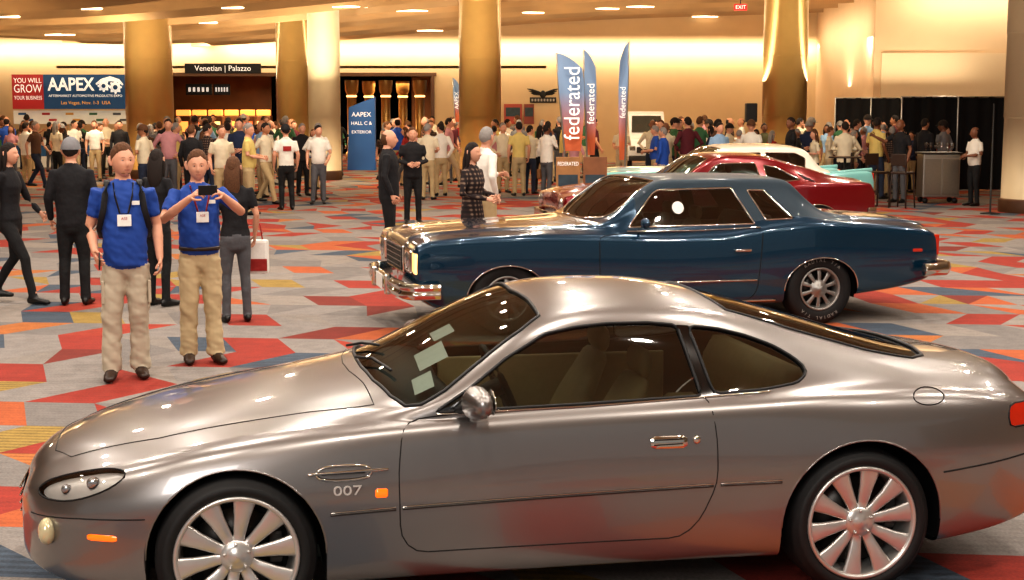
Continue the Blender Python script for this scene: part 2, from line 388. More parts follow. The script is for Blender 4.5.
# =====================================================  SILVER COUPE
def silver_coupe():
    r=.315
    a=Vector(gnd(237,559,r)); b=Vector(gnd(862,524,r)); d=b-a; yaw=math.atan2(d.y,d.x); sc=d.length/2.59
    yf=.885*sc; T=(a.x-yf*math.sin(yaw),a.y+yf*math.cos(yaw),0)
    root=empty('car',T,yaw,sc); tag(root,'metallic silver two-door sports coupe with ten-spoke alloy wheels','car')
    paint=M('silver_paint','#8e8a88',.30,.86,1,var=0)
    sp=dict(x0=-.87,x1=3.68,n=330,m=8,sig=.10,
     W=[(-.87,.18),(-.865,.31),(-.845,.44),(-.80,.565),(-.71,.69),(-.54,.805),(-.3,.88),(0,.915),(.3,.905),(.7,.88),(1.3,.875),(1.9,.885),(2.3,.915),(2.6,.925),(2.9,.905),(3.15,.865),(3.35,.81),(3.5,.74),(3.6,.66),(3.65,.57),(3.68,.45)],
     zb=[(-.87,.34),(-.85,.25),(-.78,.21),(-.6,.17),(0,.16),(2.6,.17),(3.2,.21),(3.55,.28),(3.68,.40)],
     zm=[(-.87,.40),(-.75,.44),(-.4,.50),(0,.53),(1,.52),(2,.55),(2.7,.60),(3.4,.58),(3.68,.54)],
     zs=[(-.87,.45),(-.85,.50),(-.79,.555),(-.67,.605),(-.48,.66),(-.2,.73),(0,.765),(.3,.795),(.7,.81),(1.4,.825),(2.0,.845),(2.5,.88),(2.8,.88),(3.1,.86),(3.35,.82),(3.5,.77),(3.6,.71),(3.68,.60)],
     ysr=[(-.87,.8),(-.5,.84),(0,.84),(.6,.90),(1.4,.93),(2,.92),(2.6,.86),(3.3,.84),(3.68,.8)],
     yr=[(-.87,.10),(-.75,.35),(-.4,.48),(.2,.56),(.55,.68),(.8,.78),(1.1,.69),(1.4,.61),(1.8,.59),(2.2,.58),(2.6,.58),(3.0,.56),(3.4,.50),(3.68,.22)],
     zr=[(-.87,.465),(-.85,.52),(-.79,.58),(-.67,.635),(-.4,.715),(0,.79),(.4,.84),(.68,.855),(.80,.875),(1.0,1.005),(1.28,1.16),(1.5,1.19),(1.8,1.183),(2.1,1.135),(2.4,1.055),(2.8,.955),(3.1,.905),(3.35,.87),(3.5,.82),(3.6,.75),(3.68,.62)],
     zc=[(-.87,.475),(-.86,.53),(-.81,.60),(-.71,.655),(-.4,.74),(0,.825),(.35,.895),(.56,.93),(.8,1.06),(1.05,1.175),(1.25,1.24),(1.5,1.275),(1.8,1.275),(2.1,1.228),(2.5,1.125),(2.9,1.005),(3.12,.95),(3.3,.925),(3.45,.905),(3.56,.86),(3.64,.77),(3.68,.65)])
    B=Body(sp); jb=B.m*9
    B.cut('a1',arcpoly(0,r,.348),'side',0,.45); B.cut('a2',arcpoly(2.59,r,.36),'side',0,.45)
    dg=cor([(.79,.842),(.93,.925),(1.10,1.04),(1.27,1.125),(1.4,1.147),(1.54,1.157),(1.72,1.155),(1.845,1.142),(1.905,.868),(1.4,.853)],.02)
    qg=cor([(1.895,1.137),(2.03,1.120),(2.15,1.090),(2.27,1.045),(2.36,.99),(2.395,.945),(2.34,.905),(2.18,.885),(1.958,.874)],.03)
    ws=[(.55,-.1),(.555,.2),(.58,.45),(.63,.65),(.68,.740),(.74,.762),(.84,.745),(1.0,.685),(1.18,.61),(1.27,.545),(1.27,.3),(1.25,-.1)]
    rg=[(2.06,-.1),(2.08,.3),(2.12,.46),(2.4,.50),(2.75,.52),(2.98,.50),(3.07,.42),(3.11,.25),(3.12,-.1)]
    B.cut('dg',dg,'side',jb-4); B.cut('qg',qg,'side',jb-4)
    B.cut('bp',[(1.84,1.142),(1.90,1.137),(1.962,.874),(1.90,.868)],'side',jb-4)
    B.cut('ws',ws,'top',jb+3); B.cut('rg',rg,'top',jb+4)
    hl=rnd([(-.77,.52),(-.76,.565),(-.64,.615),(-.46,.66),(-.40,.645),(-.49,.58),(-.64,.525)],2)
    B.cut('hl',hl,'side',0,.3)
    tl=cor([(3.29,.68),(3.31,.775),(3.50,.765),(3.53,.68)],.04); B.cut('tl',tl,'side',0,.3)
    door=cor([(.655,.79),(.635,.62),(.64,.36),(.70,.29),(1.80,.29),(1.88,.36),(1.95,.52),(1.95,.70),(1.93,.858),(1.9,.862),(1.4,.848),(.9,.835),(.72,.82)],.05)
    B.cut('door',door,'side',0,.5,jb+9)
    hood=[(-.74,-.1),(-.73,.25),(-.65,.42),(-.3,.56),(.3,.62),(.56,.67),(.54,.45),(.50,.2),(.49,-.1)]
    B.cut('hood',hood,'top',jb+3)
    finish_body(B,root,paint)
    for s_ in ('near','far'):
        B.mesh('door',['door'],[paint],root,s_)
        B.mesh('side_window',['dg'],DGLASS,root,s_,-.006); B.mesh('quarter_window',['qg'],DGLASS,root,s_,-.006); B.mesh('window_pillar',['bp'],GBLACK,root,s_,-.002)
        B.mesh('headlight_cover',['hl'],glassmat('clear_cover','#f6f6f6',.12),root,s_,0)
        B.mesh('headlight_bowl',['hl'],M('lamp_bowl','#c9c5bf',.35,.3,var=.05),root,s_,-.022)
        B.mesh('tail_light',['tl'],M('red_lens','#a8240e',.15,0,1,emit=.15),root,s_,.003)
        sg=-1 if s_=='near' else 1
        for x_,z_,rr_ in ((-.66,.572,.022),(-.55,.607,.028)):
            q=B.side(x_,z_,-.018); V,Fc=ell((q.x,q.y*(-sg),q.z),(rr_,rr_*.6,rr_)); mk('headlight_lens',V,Fc,M('lens_chrome','#cfd3d6',.08,.9,var=0),root)
    B.mesh('hood',['hood'],[paint],root,'both')
    B.mesh('windshield',['ws'],GLASS,root,'both',-.006); B.mesh('rear_window',['rg'],DGLASS,root,'both',-.006)
    SE=M('panel_gap','#100e0d',.8)
    sidelines(B,'door_seam',door,.0032,SE,root,-.001); sidelines(B,'window_trim',dg,.007,BLACK,root); sidelines(B,'window_trim',qg,.007,BLACK,root)
    sidelines(B,'wheel_arch_lip',arcpoly(0,r,.348)[:29],.005,paint,root,-.003,False); sidelines(B,'wheel_arch_lip',arcpoly(2.59,r,.36)[:29],.005,paint,root,-.003,False)
    sidelines(B,'headlight_rim',hl,.004,SE,root); sidelines(B,'tail_light_rim',tl,.005,SE,root)
    for pl in (ws,rg):
        full=[p for p in pl if p[1]>=0]; a=[(pl[0][0],0)]+full+[(pl[-1][0],0)]
        toplines(B,'glass_seal',a+[(x,-y) for x,y in a[::-1][1:-1]],.008,BLACK,root,0,True)
    a=[(hood[0][0],0)]+hood[1:-1]+[(hood[-1][0],0)]; toplines(B,'hood_seam',a+[(x,-y) for x,y in a[::-1][1:-1]],.0028,SE,root,0,True)
    strip=M('side_strip_rubber','#4a4643',.3,.6)
    for a in ([(.365,.470),(.62,.476)],[(.65,.477),(1.93,.508)],[(1.965,.51),(2.22,.515)]):
        sidelines(B,'side_strip',a,.006,strip,root,.002,False,flat=(.007,.006)); sidelines(B,'strip_chrome',[(x,z+.008) for x,z in a],.0025,CHROME,root,.005,False)  # rubber strip with a thin chrome bead along its upper edge
    sidelines(B,'bumper_seam',[(-.80,.45),(-.6,.47),(-.345,.48)],.003,SE,root,0,False)
    sidelines(B,'bumper_seam',[(2.95,.52),(3.2,.54),(3.5,.57)],.004,SE,root,0,False)
    sidelines(B,'window_chrome',[(.80,.834),(1.4,.842),(1.93,.862),(2.2,.875)],.004,CHROME,root,.004,False)
    vent=rnd([(.31,.605),(.31,.66),(.51,.66),(.53,.632),(.51,.605)],2); sidelines(B,'side_vent',vent,.006,CHROME,root,.002)
    pts=[B.side(x,z,-.004) for x,z in densify([(.33,.632),(.50,.632)],.02,False)]; V,Fc=tube(pts,(.022,.003),8,.3)
    for g in ((V,Fc),mir(V,Fc)): mk('vent_opening',g[0],g[1],BLACK,root)
    pts=[B.side(x,z,.010) for x,z in densify([(.28,.632),(.59,.638)],.02,False)]; V,Fc=tube(pts,.006,8,.6)
    for g in ((V,Fc),mir(V,Fc)): mk('vent_strake',g[0],g[1],CHROME,root)
    p=B.side(.43,.562,.005); text('007',.054,p,M('badge_silver','#d5d1cc',.3,.4,var=0),root,(pi/2,0,0),.004,name='badge',sx=1.4)
    AMB=M('amber_lens','#ff6a10',.2,0,1,emit=1.0)
    def patch(name,x,z,w,h,mat,off=.002,up=.006):
        n=8; V=[];Fc=[]
        for i in range(n+1):
            for j in range(5):
                hh=h*(1 if 0<i<n else .6)
                q=B.side(x+w*(i/n-.5),z+hh*(j/4-.5),off+ (0 if (i in(0,n) or j in(0,4)) else up)); V.append(q)
        for i in range(n):
            for j in range(4): Fc.append([i*5+j,(i+1)*5+j,(i+1)*5+j+1,i*5+j+1])
        for g in ((V,Fc),mir(V,Fc)): mk(name,g[0],g[1],mat,root)
    patch('side_marker',.565,.545,.05,.036,AMB); patch('side_marker',-.51,.40,.115,.026,AMB)
    q=B.side(-.72,.40,.0)
    for sg in (1,-1):
        V,Fc=ell((q.x-.01,q.y*sg,q.z),(.035,.045,.055)); mk('fog_light',V,Fc,M('fog_glass','#d9cfa8',.1,.3,1),root)
    patch('door_handle',1.745,.695,.155,.052,CHROME,.003,.008)
    for dz in (-.02,.02): sidelines(B,'handle_recess',[(1.68,.695+dz*.5),(1.80,.698+dz*.5)],.003,BLACK,root,.011,False)
    for sg in (1,-1):
        q=B.side(1.862,.70,.004); V,Fc=ell((q.x,q.y*sg,q.z),(.017,.007,.017)); mk('key_lock',V,Fc,CHROME,root)
    for sg in (-1,1):
        b0=Vector((.90,sg*.80,.85)); c0=Vector((.945,sg*.965,.905))
        V,Fc=tube([b0,b0.lerp(c0,.6)],[(.035,.02),(.025,.018)],10,.5); mk('mirror_stalk',V,Fc,BLACK,root)
        V,Fc=tube([c0+Vector((.0,-sg*.11,-.004)),c0+Vector((-.012,0,0)),c0+Vector((0,sg*.08,.004))],[(.05,.055),(.062,.068),(.04,.05)],16,.9); mk('mirror_housing',V,Fc,paint,root)
        V,Fc=ell((c0.x+.05,c0.y-sg*.015,c0.z),(.006,.095,.05)); mk('mirror_glass',V,Fc,CHROME,root)
    for y in (-.05,.42):
        a=[B.top(x,yy,.02) for x,yy in ((.55,y),(.61,y-.15),(.66,y-.42))]; V,Fc=tube(a,.007,6); mk('wiper',V,Fc,BLACK,root)
    a=[B.side(2.90+.075*math.cos(t*2*pi/24),.835+.032*math.sin(t*2*pi/24),.001) for t in range(24)]
    V,Fc=tube(a,.0028,6,0,True); mk('fuel_flap',V,Fc,SE,root)
    for (x,y,w_,h_) in ((.90,-.20,.09,.16),(.82,-.42,.12,.2),(.76,-.62,.08,.12)):
        a=[B.top(x+dx,y+dy,-.02) for dx,dy in ((-w_/2,-h_/2),(w_/2,-h_/2),(w_/2,h_/2),(-w_/2,h_/2))]; mk('windshield_card',a,[(0,1,2,3)],WHITE,root)
    V,Fc=lathe([(.001,0),(.11,.0),(.13,.01)],24); V=[(-.875+v[1]*.3,v[0]*1.9,v[2]*.6+.42) for v in V]; mk('grille',V,Fc,DARK,root)
    for i in range(4): V,Fc=tube([(-.885,-.2,.37+.033*i),(-.885,.2,.37+.033*i)],.005,6); mk('grille_bar',V,Fc,CHROME,root)
    interior(root,.72,2.3,.76,.25,BEIGE,.44,1.32,dash_z=.88)
    wells(root,(0,),r,.348,.88); wells(root,(2.59,),r,.36,.88)
    for x in (0,2.59):
        for sg in (-1,1): wheel(root,x,sg,.885,r,.246,.23,'ten',SILVER)
silver_coupe()
# =====================================================  classic car factory
def classic(sp,T,yaw,sc,label,paint,roof,roofx,r,ra,wb,dgs,ws,rg,door,style,rimmat,yf,cabin,tire_text=None,seatmat=None,trimmat=CHROME):
    root=empty('car',(T[0],T[1],0),yaw,sc); tag(root,label,'car')
    B=Body(sp); jb=B.m*9; rz=ra*sp.get('flat',.86)
    A1=arcpoly(0,r,ra,rz=rz); A2=arcpoly(wb,r,ra,rz=rz)
    B.cut('a1',A1,'side',0,.45); B.cut('a2',A2,'side',0,.45)
    for i,g in enumerate(dgs): B.cut('g%d'%i,g,'side',jb-4)
    B.cut('ws',ws,'top',jb+3); B.cut('rg',rg,'top',jb+4); B.cut('door',door,'side',0,.5,jb+8)
    finish_body(B,root,paint,roof,roofx)
    for s_ in ('near','far'):
        B.mesh('door',['door'],[paint],root,s_)
        for i in range(len(dgs)): B.mesh('side_window',['g%d'%i],DGLASS,root,s_,-.005)
    B.mesh('windshield',['ws'],GLASS,root,'both',-.005); B.mesh('rear_window',['rg'],DGLASS,root,'both',-.005)
    SE=M('panel_gap','#100e0d',.8)
    sidelines(B,'door_seam',door,.005,SE,root,-.001)
    for g in dgs: sidelines(B,'window_trim',g,.009,trimmat,root)
    sidelines(B,'wheel_arch_lip',A1[:29],.007,trimmat,root,0,False); sidelines(B,'wheel_arch_lip',A2[:29],.007,trimmat,root,0,False)
    for pl in (ws,rg):
        a=[(pl[0][0],0)]+[p for p in pl if p[1]>0]+[(pl[-1][0],0)]
        toplines(B,'glass_trim',a+[(x,-y) for x,y in a[::-1][1:-1]],.010,trimmat,root,0,True)
    interior(root,cabin[0],cabin[1],cabin[2],.3,seatmat or DARK,.5,cabin[3],dash_z=cabin[4])
    wells(root,(0,),r,ra,yf-.02); wells(root,(wb,),r,ra,yf-.02)
    for x in (0,wb):
        for sg in (-1,1):
            e=wheel(root,x,sg,yf,r,r*.62,.2,style,rimmat)
            if tire_text and sg<0:
                R=r*.81
                for st_ in ((pi*.70,-pi*.30) if x>0 else (-pi*.30,)):
                    for i,chh in enumerate(tire_text):
                        if chh==' ': continue
                        a=st_-i*.15
                        text(chh,.042,(R*math.cos(a),-.116,R*math.sin(a)),M('tire_letter_white','#8d8a85',.8),e,(pi/2,-(a-pi/2),0),.001,name='tire_lettering')
    return B,root
def blue_coupe():
    a=Vector(gnd(507,301,.325)); b=Vector(gnd(820,291,.325)); yaw=math.atan2(b.y-a.y,b.x-a.x); sc=(b-a).length/2.95
    yf=.92; T=(b.x-sc*(2.95*math.cos(yaw)+yf*math.sin(yaw)), b.y-sc*(2.95*math.sin(yaw)-yf*math.cos(yaw)))
    paint=M('deep_teal_paint','#09344b',.20,.35,1,var=0); roof=M('teal_vinyl','#072635',.6,0,.15,var=.1)
    sp=dict(x0=-.80,x1=4.18,n=270,m=7,crease=.28,box=.045,flat=.80,
     W=[(-.80,.92),(-.78,.945),(-.65,.96),(0,.975),(1,.955),(2.2,.96),(2.95,.98),(3.6,.95),(4.05,.91),(4.14,.88),(4.18,.84)],
     zb=[(-.80,.40),(-.75,.32),(-.5,.22),(.5,.19),(2.5,.19),(3.4,.26),(4.05,.36),(4.18,.44)],
     zm=[(-.80,.60),(0,.60),(1,.53),(2,.53),(2.95,.60),(4.18,.60)],
     zs=[(-.80,.77),(-.78,.81),(-.65,.84),(-.3,.87),(.3,.88),(.9,.865),(1.5,.84),(2.0,.85),(2.5,.92),(2.9,.95),(3.4,.92),(4.0,.85),(4.14,.81),(4.18,.72)],
     ysr=.95,
     yr=[(-.80,.45),(-.5,.52),(.6,.64),(.9,.77),(1.3,.71),(1.5,.68),(2.2,.66),(2.7,.66),(3.1,.68),(3.4,.68),(4.18,.6)],
     zr=[(-.80,.78),(-.78,.825),(-.65,.86),(0,.90),(.7,.92),(.9,.93),(1.1,1.07),(1.38,1.28),(1.48,1.31),(2.3,1.315),(2.68,1.30),(2.87,1.13),(3.10,.98),(3.4,.955),(4.05,.89),(4.14,.84),(4.18,.74)],
     zc=[(-.80,.79),(-.78,.84),(-.70,.87),(-.4,.905),(0,.93),(.6,.95),(.84,.965),(1.1,1.14),(1.39,1.32),(1.49,1.34),(2.2,1.35),(2.74,1.335),(2.84,1.25),(3.16,1.01),(3.28,.985),(4.0,.94),(4.13,.90),(4.18,.76)])
    dg=[cor([(1.12,.92),(1.37,1.205),(1.43,1.24),(2.14,1.25),(2.31,.93)],.012), cor([(2.42,.965),(2.29,1.23),(2.45,1.225),(2.68,.975)],.012)]
    ws=[(.85,-.1),(.87,.35),(.95,.62),(1.03,.715),(1.12,.72),(1.36,.655),(1.43,.61),(1.42,.3),(1.41,-.1)]
    rg=[(2.78,-.1),(2.78,.45),(2.82,.54),(3.0,.58),(3.13,.57),(3.16,.3),(3.16,-.1)]
    door=cor([(.83,.85),(.83,.32),(.88,.25),(2.25,.25),(2.32,.33),(2.37,.90),(1.6,.87),(1.1,.87)],.05)
    B,root=classic(sp,T,yaw,sc,'dark teal-blue 1970s two-door coupe with chrome bumpers and lettered tires',paint,roof,(1.2,3.3),.325,.365,2.95,dg,ws,rg,door,'five',M('dull_alloy','#9a9793',.38,.7,var=0),yf,(1.0,2.9,.84,1.5,.92),'RADIAL T/A',M('tan_vinyl','#8a775d',.5))
    sidelines(B,'side_strip',[(.40,.43),(.80,.43)],.010,CHROME,root,.002,False); sidelines(B,'side_strip',[(.86,.43),(2.31,.43)],.010,CHROME,root,.002,False)
    sidelines(B,'sill_trim',[(.42,.24),(2.5,.24)],.012,CHROME,root,.002,False)
    sidelines(B,'belt_trim',[(1.1,.885),(1.8,.88),(2.35,.90)],.006,CHROME,root,.004,False)
    pts=[B.side(x,z,.02) for x,z in ((2.1,.70),(2.24,.70))]
    for g in (tube(pts,.012,8),mir(*tube(pts,.012,8))): mk('door_handle',g[0],g[1],CHROME,root)
    gr=M('grille_metal','#8d8a84',.25,.9)
    box('grille_surround',(-.805,0,.64),(.04,.84,.25),CHROME,root,.012); box('grille_opening',(-.82,0,.64),(.02,.76,.20),BLACK,root,.004)
    V,Fc=join(*[boxvf((-.83,-.36+.06*i,.64),(.012,.008,.20)) for i in range(13)],*[boxvf((-.83,0,.57+.047*i),(.012,.76,.007)) for i in range(4)]); mk('grille_bars',V,Fc,gr,root,False)
    for sg in (-1,1):
        box('headlight_bezel',(-.80,sg*.665,.655),(.06,.26,.21),CHROME,root,.02)
        V,Fc=ell((-.825,sg*.665,.655),(.025,.082,.082)); mk('headlight',V,Fc,M('lens_chrome','#cfd3d6'),root)
        box('turn_signal',(-.765,sg*.875,.645),(.09,.115,.18),M('amber_corner','#ffc878',.2,0,1,emit=2.2),root,.015)
    path=[(-.70,.99),(-.82,.975),(-.87,.90),(-.90,.55),(-.905,0),(-.90,-.55),(-.87,-.90),(-.82,-.975),(-.60,-1.0)][::-1]
    sec=[(-o,u) for o,u in [(0.0,.34),(.045,.35),(.06,.39),(.04,.42),(.06,.45),(.045,.48),(0,.49),(-.03,.42)]]
    bumper(root,'front_bumper',path,sec,CHROME)
    for sg in (-1,1): box('bumper_guard',(-.95,sg*.35,.42),(.06,.07,.19),CHROME,root,.02)
    box('license_plate',(-.968,0,.42),(.01,.30,.13),WHITE,root,.003)
    path=[(3.94,1.0),(4.18,.96),(4.26,.85),(4.30,0),(4.26,-.85),(4.18,-.96),(3.94,-1.0)]
    bumper(root,'rear_bumper',path,[(0,.42),(-.04,.43),(-.06,.48),(-.04,.54),(0,.55),(.03,.48)][::-1],CHROME)
    for sg in (-1,1):
        box('tail_light',(4.14,sg*.80,.70),(.08,.14,.20),M('red_lens','#b3260c'),root,.02)
        box('side_marker',(3.92,sg*.92,.66),(.10,.03,.03),M('red_lens','#b3260c'),root,.008)
        V,Fc=tube([(1.23,sg*.90,.92),(1.23,sg*1.0,.95)],.012,6); V2,F2=ell((1.22,sg*1.03,.965),(.04,.07,.05)); V,Fc=join((V,Fc),(V2,F2)); mk('side_mirror',V,Fc,paint,root)
    q=B.side(1.60,1.08,.01); V,Fc=lathe([(.001,0),(.055,0)],24); mk('window_sticker',[(v[0]+q.x,q.y-.0+(v[2])*.32,v[2]+q.z) for v in V],Fc,WHITE,root)
blue_coupe()
def red_fast():
    yaw=math.radians(11); sc=1.06; Y0=21.6; X0=Xat(614,Y0,.4)
    paint=M('deep_red_paint','#760c15',.22,.3,1,var=0)
    sp=dict(x0=-.86,x1=3.62,n=200,m=6,crease=.30,box=.03,
     W=[(-.86,.80),(-.82,.86),(-.4,.89),(.5,.90),(2,.90),(2.74,.92),(3.4,.89),(3.62,.84)],
     zb=[(-.86,.40),(-.7,.28),(0,.22),(3,.24),(3.62,.42)],
     zm=[(-.86,.58),(1,.58),(2.7,.62),(3.62,.62)],
     zs=[(-.86,.72),(-.84,.79),(-.5,.83),(.5,.86),(1.4,.85),(2.1,.88),(2.6,.95),(3.2,.95),(3.55,.94),(3.62,.84)],
     ysr=.94, yr=[(-.86,.42),(0,.55),(.7,.72),(1.0,.68),(1.4,.60),(2,.57),(2.7,.57),(3.3,.6),(3.62,.55)],
     zr=[(-.86,.74),(-.84,.81),(0,.90),(.7,.92),(1.0,1.09),(1.30,1.27),(1.5,1.31),(2.0,1.29),(2.6,1.15),(3.1,1.01),(3.45,.96),(3.62,.88)],
     zc=[(-.86,.75),(-.84,.84),(0,.94),(.6,.955),(.8,1.04),(1.2,1.31),(1.4,1.36),(1.9,1.355),(2.6,1.19),(3.15,1.03),(3.4,.99),(3.57,.99),(3.62,.90)])
    dg=[cor([(1.0,.91),(1.30,1.18),(1.40,1.215),(1.9,1.22),(1.98,.91)],.02),cor([(2.05,.94),(2.03,1.19),(2.22,1.155),(2.52,.99)],.02)]
    ws=[(.72,-.1),(.74,.35),(.84,.64),(.95,.66),(1.24,.57),(1.22,.3),(1.20,-.1)]
    rg=[(2.1,-.1),(2.12,.45),(2.6,.48),(3.0,.46),(3.04,-.1)]
    door=cor([(.72,.82),(.72,.32),(1.95,.30),(2.03,.36),(2.03,.88),(1.2,.86)],.05)
    B,root=classic(sp,(X0,Y0+.9),yaw,sc,'dark red classic fastback muscle car with slim quarter windows',paint,None,(0,9),.33,.37,2.74,dg,ws,rg,door,'five',SILVER,.88,(.85,2.4,.78,1.35,.90),None)
    for sg in (-1,1):
        V,Fc=ell((-.85,sg*.66,.68),(.04,.09,.09)); mk('headlight',V,Fc,M('lens_chrome','#cfd3d6'),root); box('tail_light',(3.60,sg*.55,.75),(.06,.28,.12),M('red_lens','#b3260c'),root,.01)
    bumper(root,'front_bumper',[(-.80,-.93),(-.92,-.85),(-.95,0),(-.92,.85),(-.80,.93)],[(0,.44),(.05,.46),(.05,.54),(0,.56)],CHROME)
    bumper(root,'rear_bumper',[(3.51,-.9),(3.66,-.82),(3.70,0),(3.66,.82),(3.51,.9)],[(0,.48),(-.05,.5),(-.05,.58),(0,.6)],CHROME)
    sidelines(B,'side_stripe',[(.4,.36),(2.3,.36)],.01,WHITE,root,.002,False,flat=(.03,.004))
    for i in range(4): sidelines(B,'quarter_louver',[(2.60+.04*i,.985-.01*i),(2.52+.04*i,1.07-.02*i)],.008,BLACK,root,.002,False)
red_fast()
def fifties():
    yaw=math.radians(9); sc=.99; Y0=25.6; X0=Xat(646,Y0,.4)
    paint=M('turquoise_paint','#7dbbb6',.3,0,1,var=0); roof=M('ivory_paint','#e4ddcd',.3,0,1,var=.02)
    sp=dict(x0=-.85,x1=4.00,n=190,m=6,crease=.30,box=.03,
     W=[(-.85,.86),(-.8,.90),(0,.92),(2,.92),(3,.93),(3.9,.89),(4.0,.85)],
     zb=[(-.85,.42),(0,.28),(3,.28),(4.0,.42)], zm=[(-.85,.62),(4.0,.66)],
     zs=[(-.85,.94),(-.82,1.03),(0,1.04),(1.2,1.0),(2.4,.97),(3.2,.99),(3.85,1.03),(3.96,1.01),(4.0,.90)],
     ysr=.95, yr=[(-.85,.42),(0,.52),(.75,.70),(1.1,.72),(1.4,.66),(2.6,.65),(3.1,.68),(4.0,.55)],
     zr=[(-.85,.94),(-.82,1.03),(0,1.06),(.75,1.06),(1.1,1.32),(1.3,1.40),(2.0,1.43),(2.75,1.39),(3.1,1.05),(3.4,.99),(3.96,.95),(4.0,.88)],
     zc=[(-.85,.95),(-.82,1.05),(0,1.10),(.7,1.10),(.95,1.26),(1.2,1.44),(1.45,1.49),(2.3,1.50),(2.7,1.46),(3.15,1.07),(3.4,1.02),(3.96,.97),(4.0,.90)])
    dg=[cor([(.98,1.05),(1.2,1.29),(1.34,1.335),(1.95,1.35),(1.97,1.04)],.03),cor([(2.03,1.03),(2.03,1.35),(2.58,1.34),(2.76,1.25),(2.72,1.03)],.03)]
    ws=[(.76,-.1),(.80,.4),(.92,.68),(1.25,.62),(1.24,.3),(1.22,-.1)]
    rg=[(2.76,-.1),(2.76,.5),(3.0,.60),(3.10,.57),(3.12,-.1)]
    door=cor([(.9,.96),(.9,.38),(2.0,.38),(2.0,.99),(1.2,.99)],.05)
    B,root=classic(sp,(X0,Y0+.9),yaw,sc,'pale turquoise and ivory 1950s hardtop with tail fins',paint,roof,(.9,3.2),.36,.39,2.92,dg,ws,rg,door,'disc',CHROME,.88,(.95,2.9,.8,1.5,1.03))
    for sg in (-1,1):
        V,Fc=ell((-.84,sg*.68,.84),(.05,.10,.10)); mk('headlight',V,Fc,M('lens_chrome','#cfd3d6'),root); box('tail_light',(3.98,sg*.80,.9),(.06,.08,.18),M('red_lens','#b3260c'),root,.02)
        V,Fc=tube([(3.2,sg*.84,1.0),(3.6,sg*.85,1.025),(3.96,sg*.83,1.04)],[(.015,.02),(.02,.03),(.02,.04)],8); mk('tail_fin',V,Fc,paint,root)
    bumper(root,'front_bumper',[(-.78,-.93),(-.95,-.85),(-1.0,0),(-.95,.85),(-.78,.93)],[(0,.42),(.06,.44),(.06,.56),(0,.58)],CHROME)
    bumper(root,'rear_bumper',[(3.86,-.93),(4.06,-.85),(4.12,0),(4.06,.85),(3.86,.93)],[(0,.42),(-.06,.44),(-.06,.58),(0,.6)],CHROME)
    sidelines(B,'side_strip',[(-.6,.80),(1.8,.78),(3.8,.72)],.014,CHROME,root,.002,False)
fifties()
VANX,VANY=Xat(644,54,1),54
def van():
    root=empty('van',(VANX,VANY,0),0,.82); tag(root,'white delivery van seen from the front','van')
    W_=M('van_white','#e6e6e6',.35,0,.6)
    prof=[(-2.2,.35),(-2.25,.8),(-2.05,1.15),(-1.5,1.35),(-.9,2.1),(-.7,2.2),(2.3,2.2),(2.4,1.9),(2.4,.35)]
    V=[];n=len(prof)
    for s_ in (-1,1):
        for y,z in prof: V.append((s_*(.88 if z<1.3 else .78),y,z*1.12))
    Fc=[[i,(i+1)%n,n+(i+1)%n,n+i] for i in range(n)]+[list(range(n))[::-1],list(range(n,2*n))]
    o=mk('van_body',V,Fc,W_,root,False); b=o.modifiers.new('b','BEVEL'); b.width=.06;b.segments=3
    mk('windshield',[(-.66,-1.50,1.58),(.66,-1.50,1.58),(.62,-1.03,2.28),(-.62,-1.03,2.28)],[(0,1,2,3)],M('dark_glass','#20282c',.08,0,1),root,False)
    box('grille',(0,-2.27,.85),(1.0,.03,.25),DARK,root,.02); box('front_bumper',(0,-2.28,.5),(1.7,.15,.22),DARK,root,.04)
    for sg in (-1,1):
        box('headlight',(sg*.68,-2.22,.92),(.26,.08,.2),M('lens_chrome','#cfd3d6'),root,.03)
        for y in (-1.5,1.5):
            V,Fc=lathe([(.001,-.1),(.2,-.11),(.34,-.1),(.36,0),(.34,.1),(.001,.1)],28); V=[(v[1]+sg*.76,v[0]+y,v[2]+.36) for v in V]; mk('wheel',V,Fc,TIRE,root)
        box('side_mirror',(sg*1.0,-1.35,1.6),(.14,.1,.24),DARK,root,.03)
van()
# =====================================================  PEOPLE
SK=[M('skin_fair','#d39c80',.5,var=.06),M('skin_tan','#b27b5a',.5,var=.06),M('skin_brown','#7c4f36',.5,var=.06)]
LIP=M('lip_tone','#b0705e',.5); SHOEB=M('black_leather','#151312',.4); SHOEBR=M('brown_leather','#2e1c12',.45)
def headpt(d,off=0):
    x,y,z=d
    rx,ry,rz=.077,.099,.118
    jaw=1-.22*max(0,-z)**1.3; X=x*rx*jaw; Yv=y*ry; Z=z*rz
    if z<-.1: Yv+=-.012*min(1,(-z-.1)*1.5)
    if y<0:
        g=lambda cx,cz,sx,sz:math.exp(-((x-cx)/sx)**2-((z-cz)/sz)**2)
        Yv-= .024*g(0,-.20,.13,.16)+.010*g(0,.02,.10,.16)+.006*g(0,-.55,.25,.10)+.008*g(0,-.88,.3,.16)+.006*(g(.35,.22,.24,.08)+g(-.35,.22,.24,.08))
        Yv-= .004*(g(.5,-.2,.18,.18)+g(-.5,-.2,.18,.18))
        Yv+= .011*(g(.36,.06,.18,.10)+g(-.36,.06,.18,.10))+.003*g(0,-.42,.3,.05)
    v=Vector((X,Yv,Z))
    if off: v+=Vector((x/rx,y/ry,z/rz)).normalized()*off
    return v
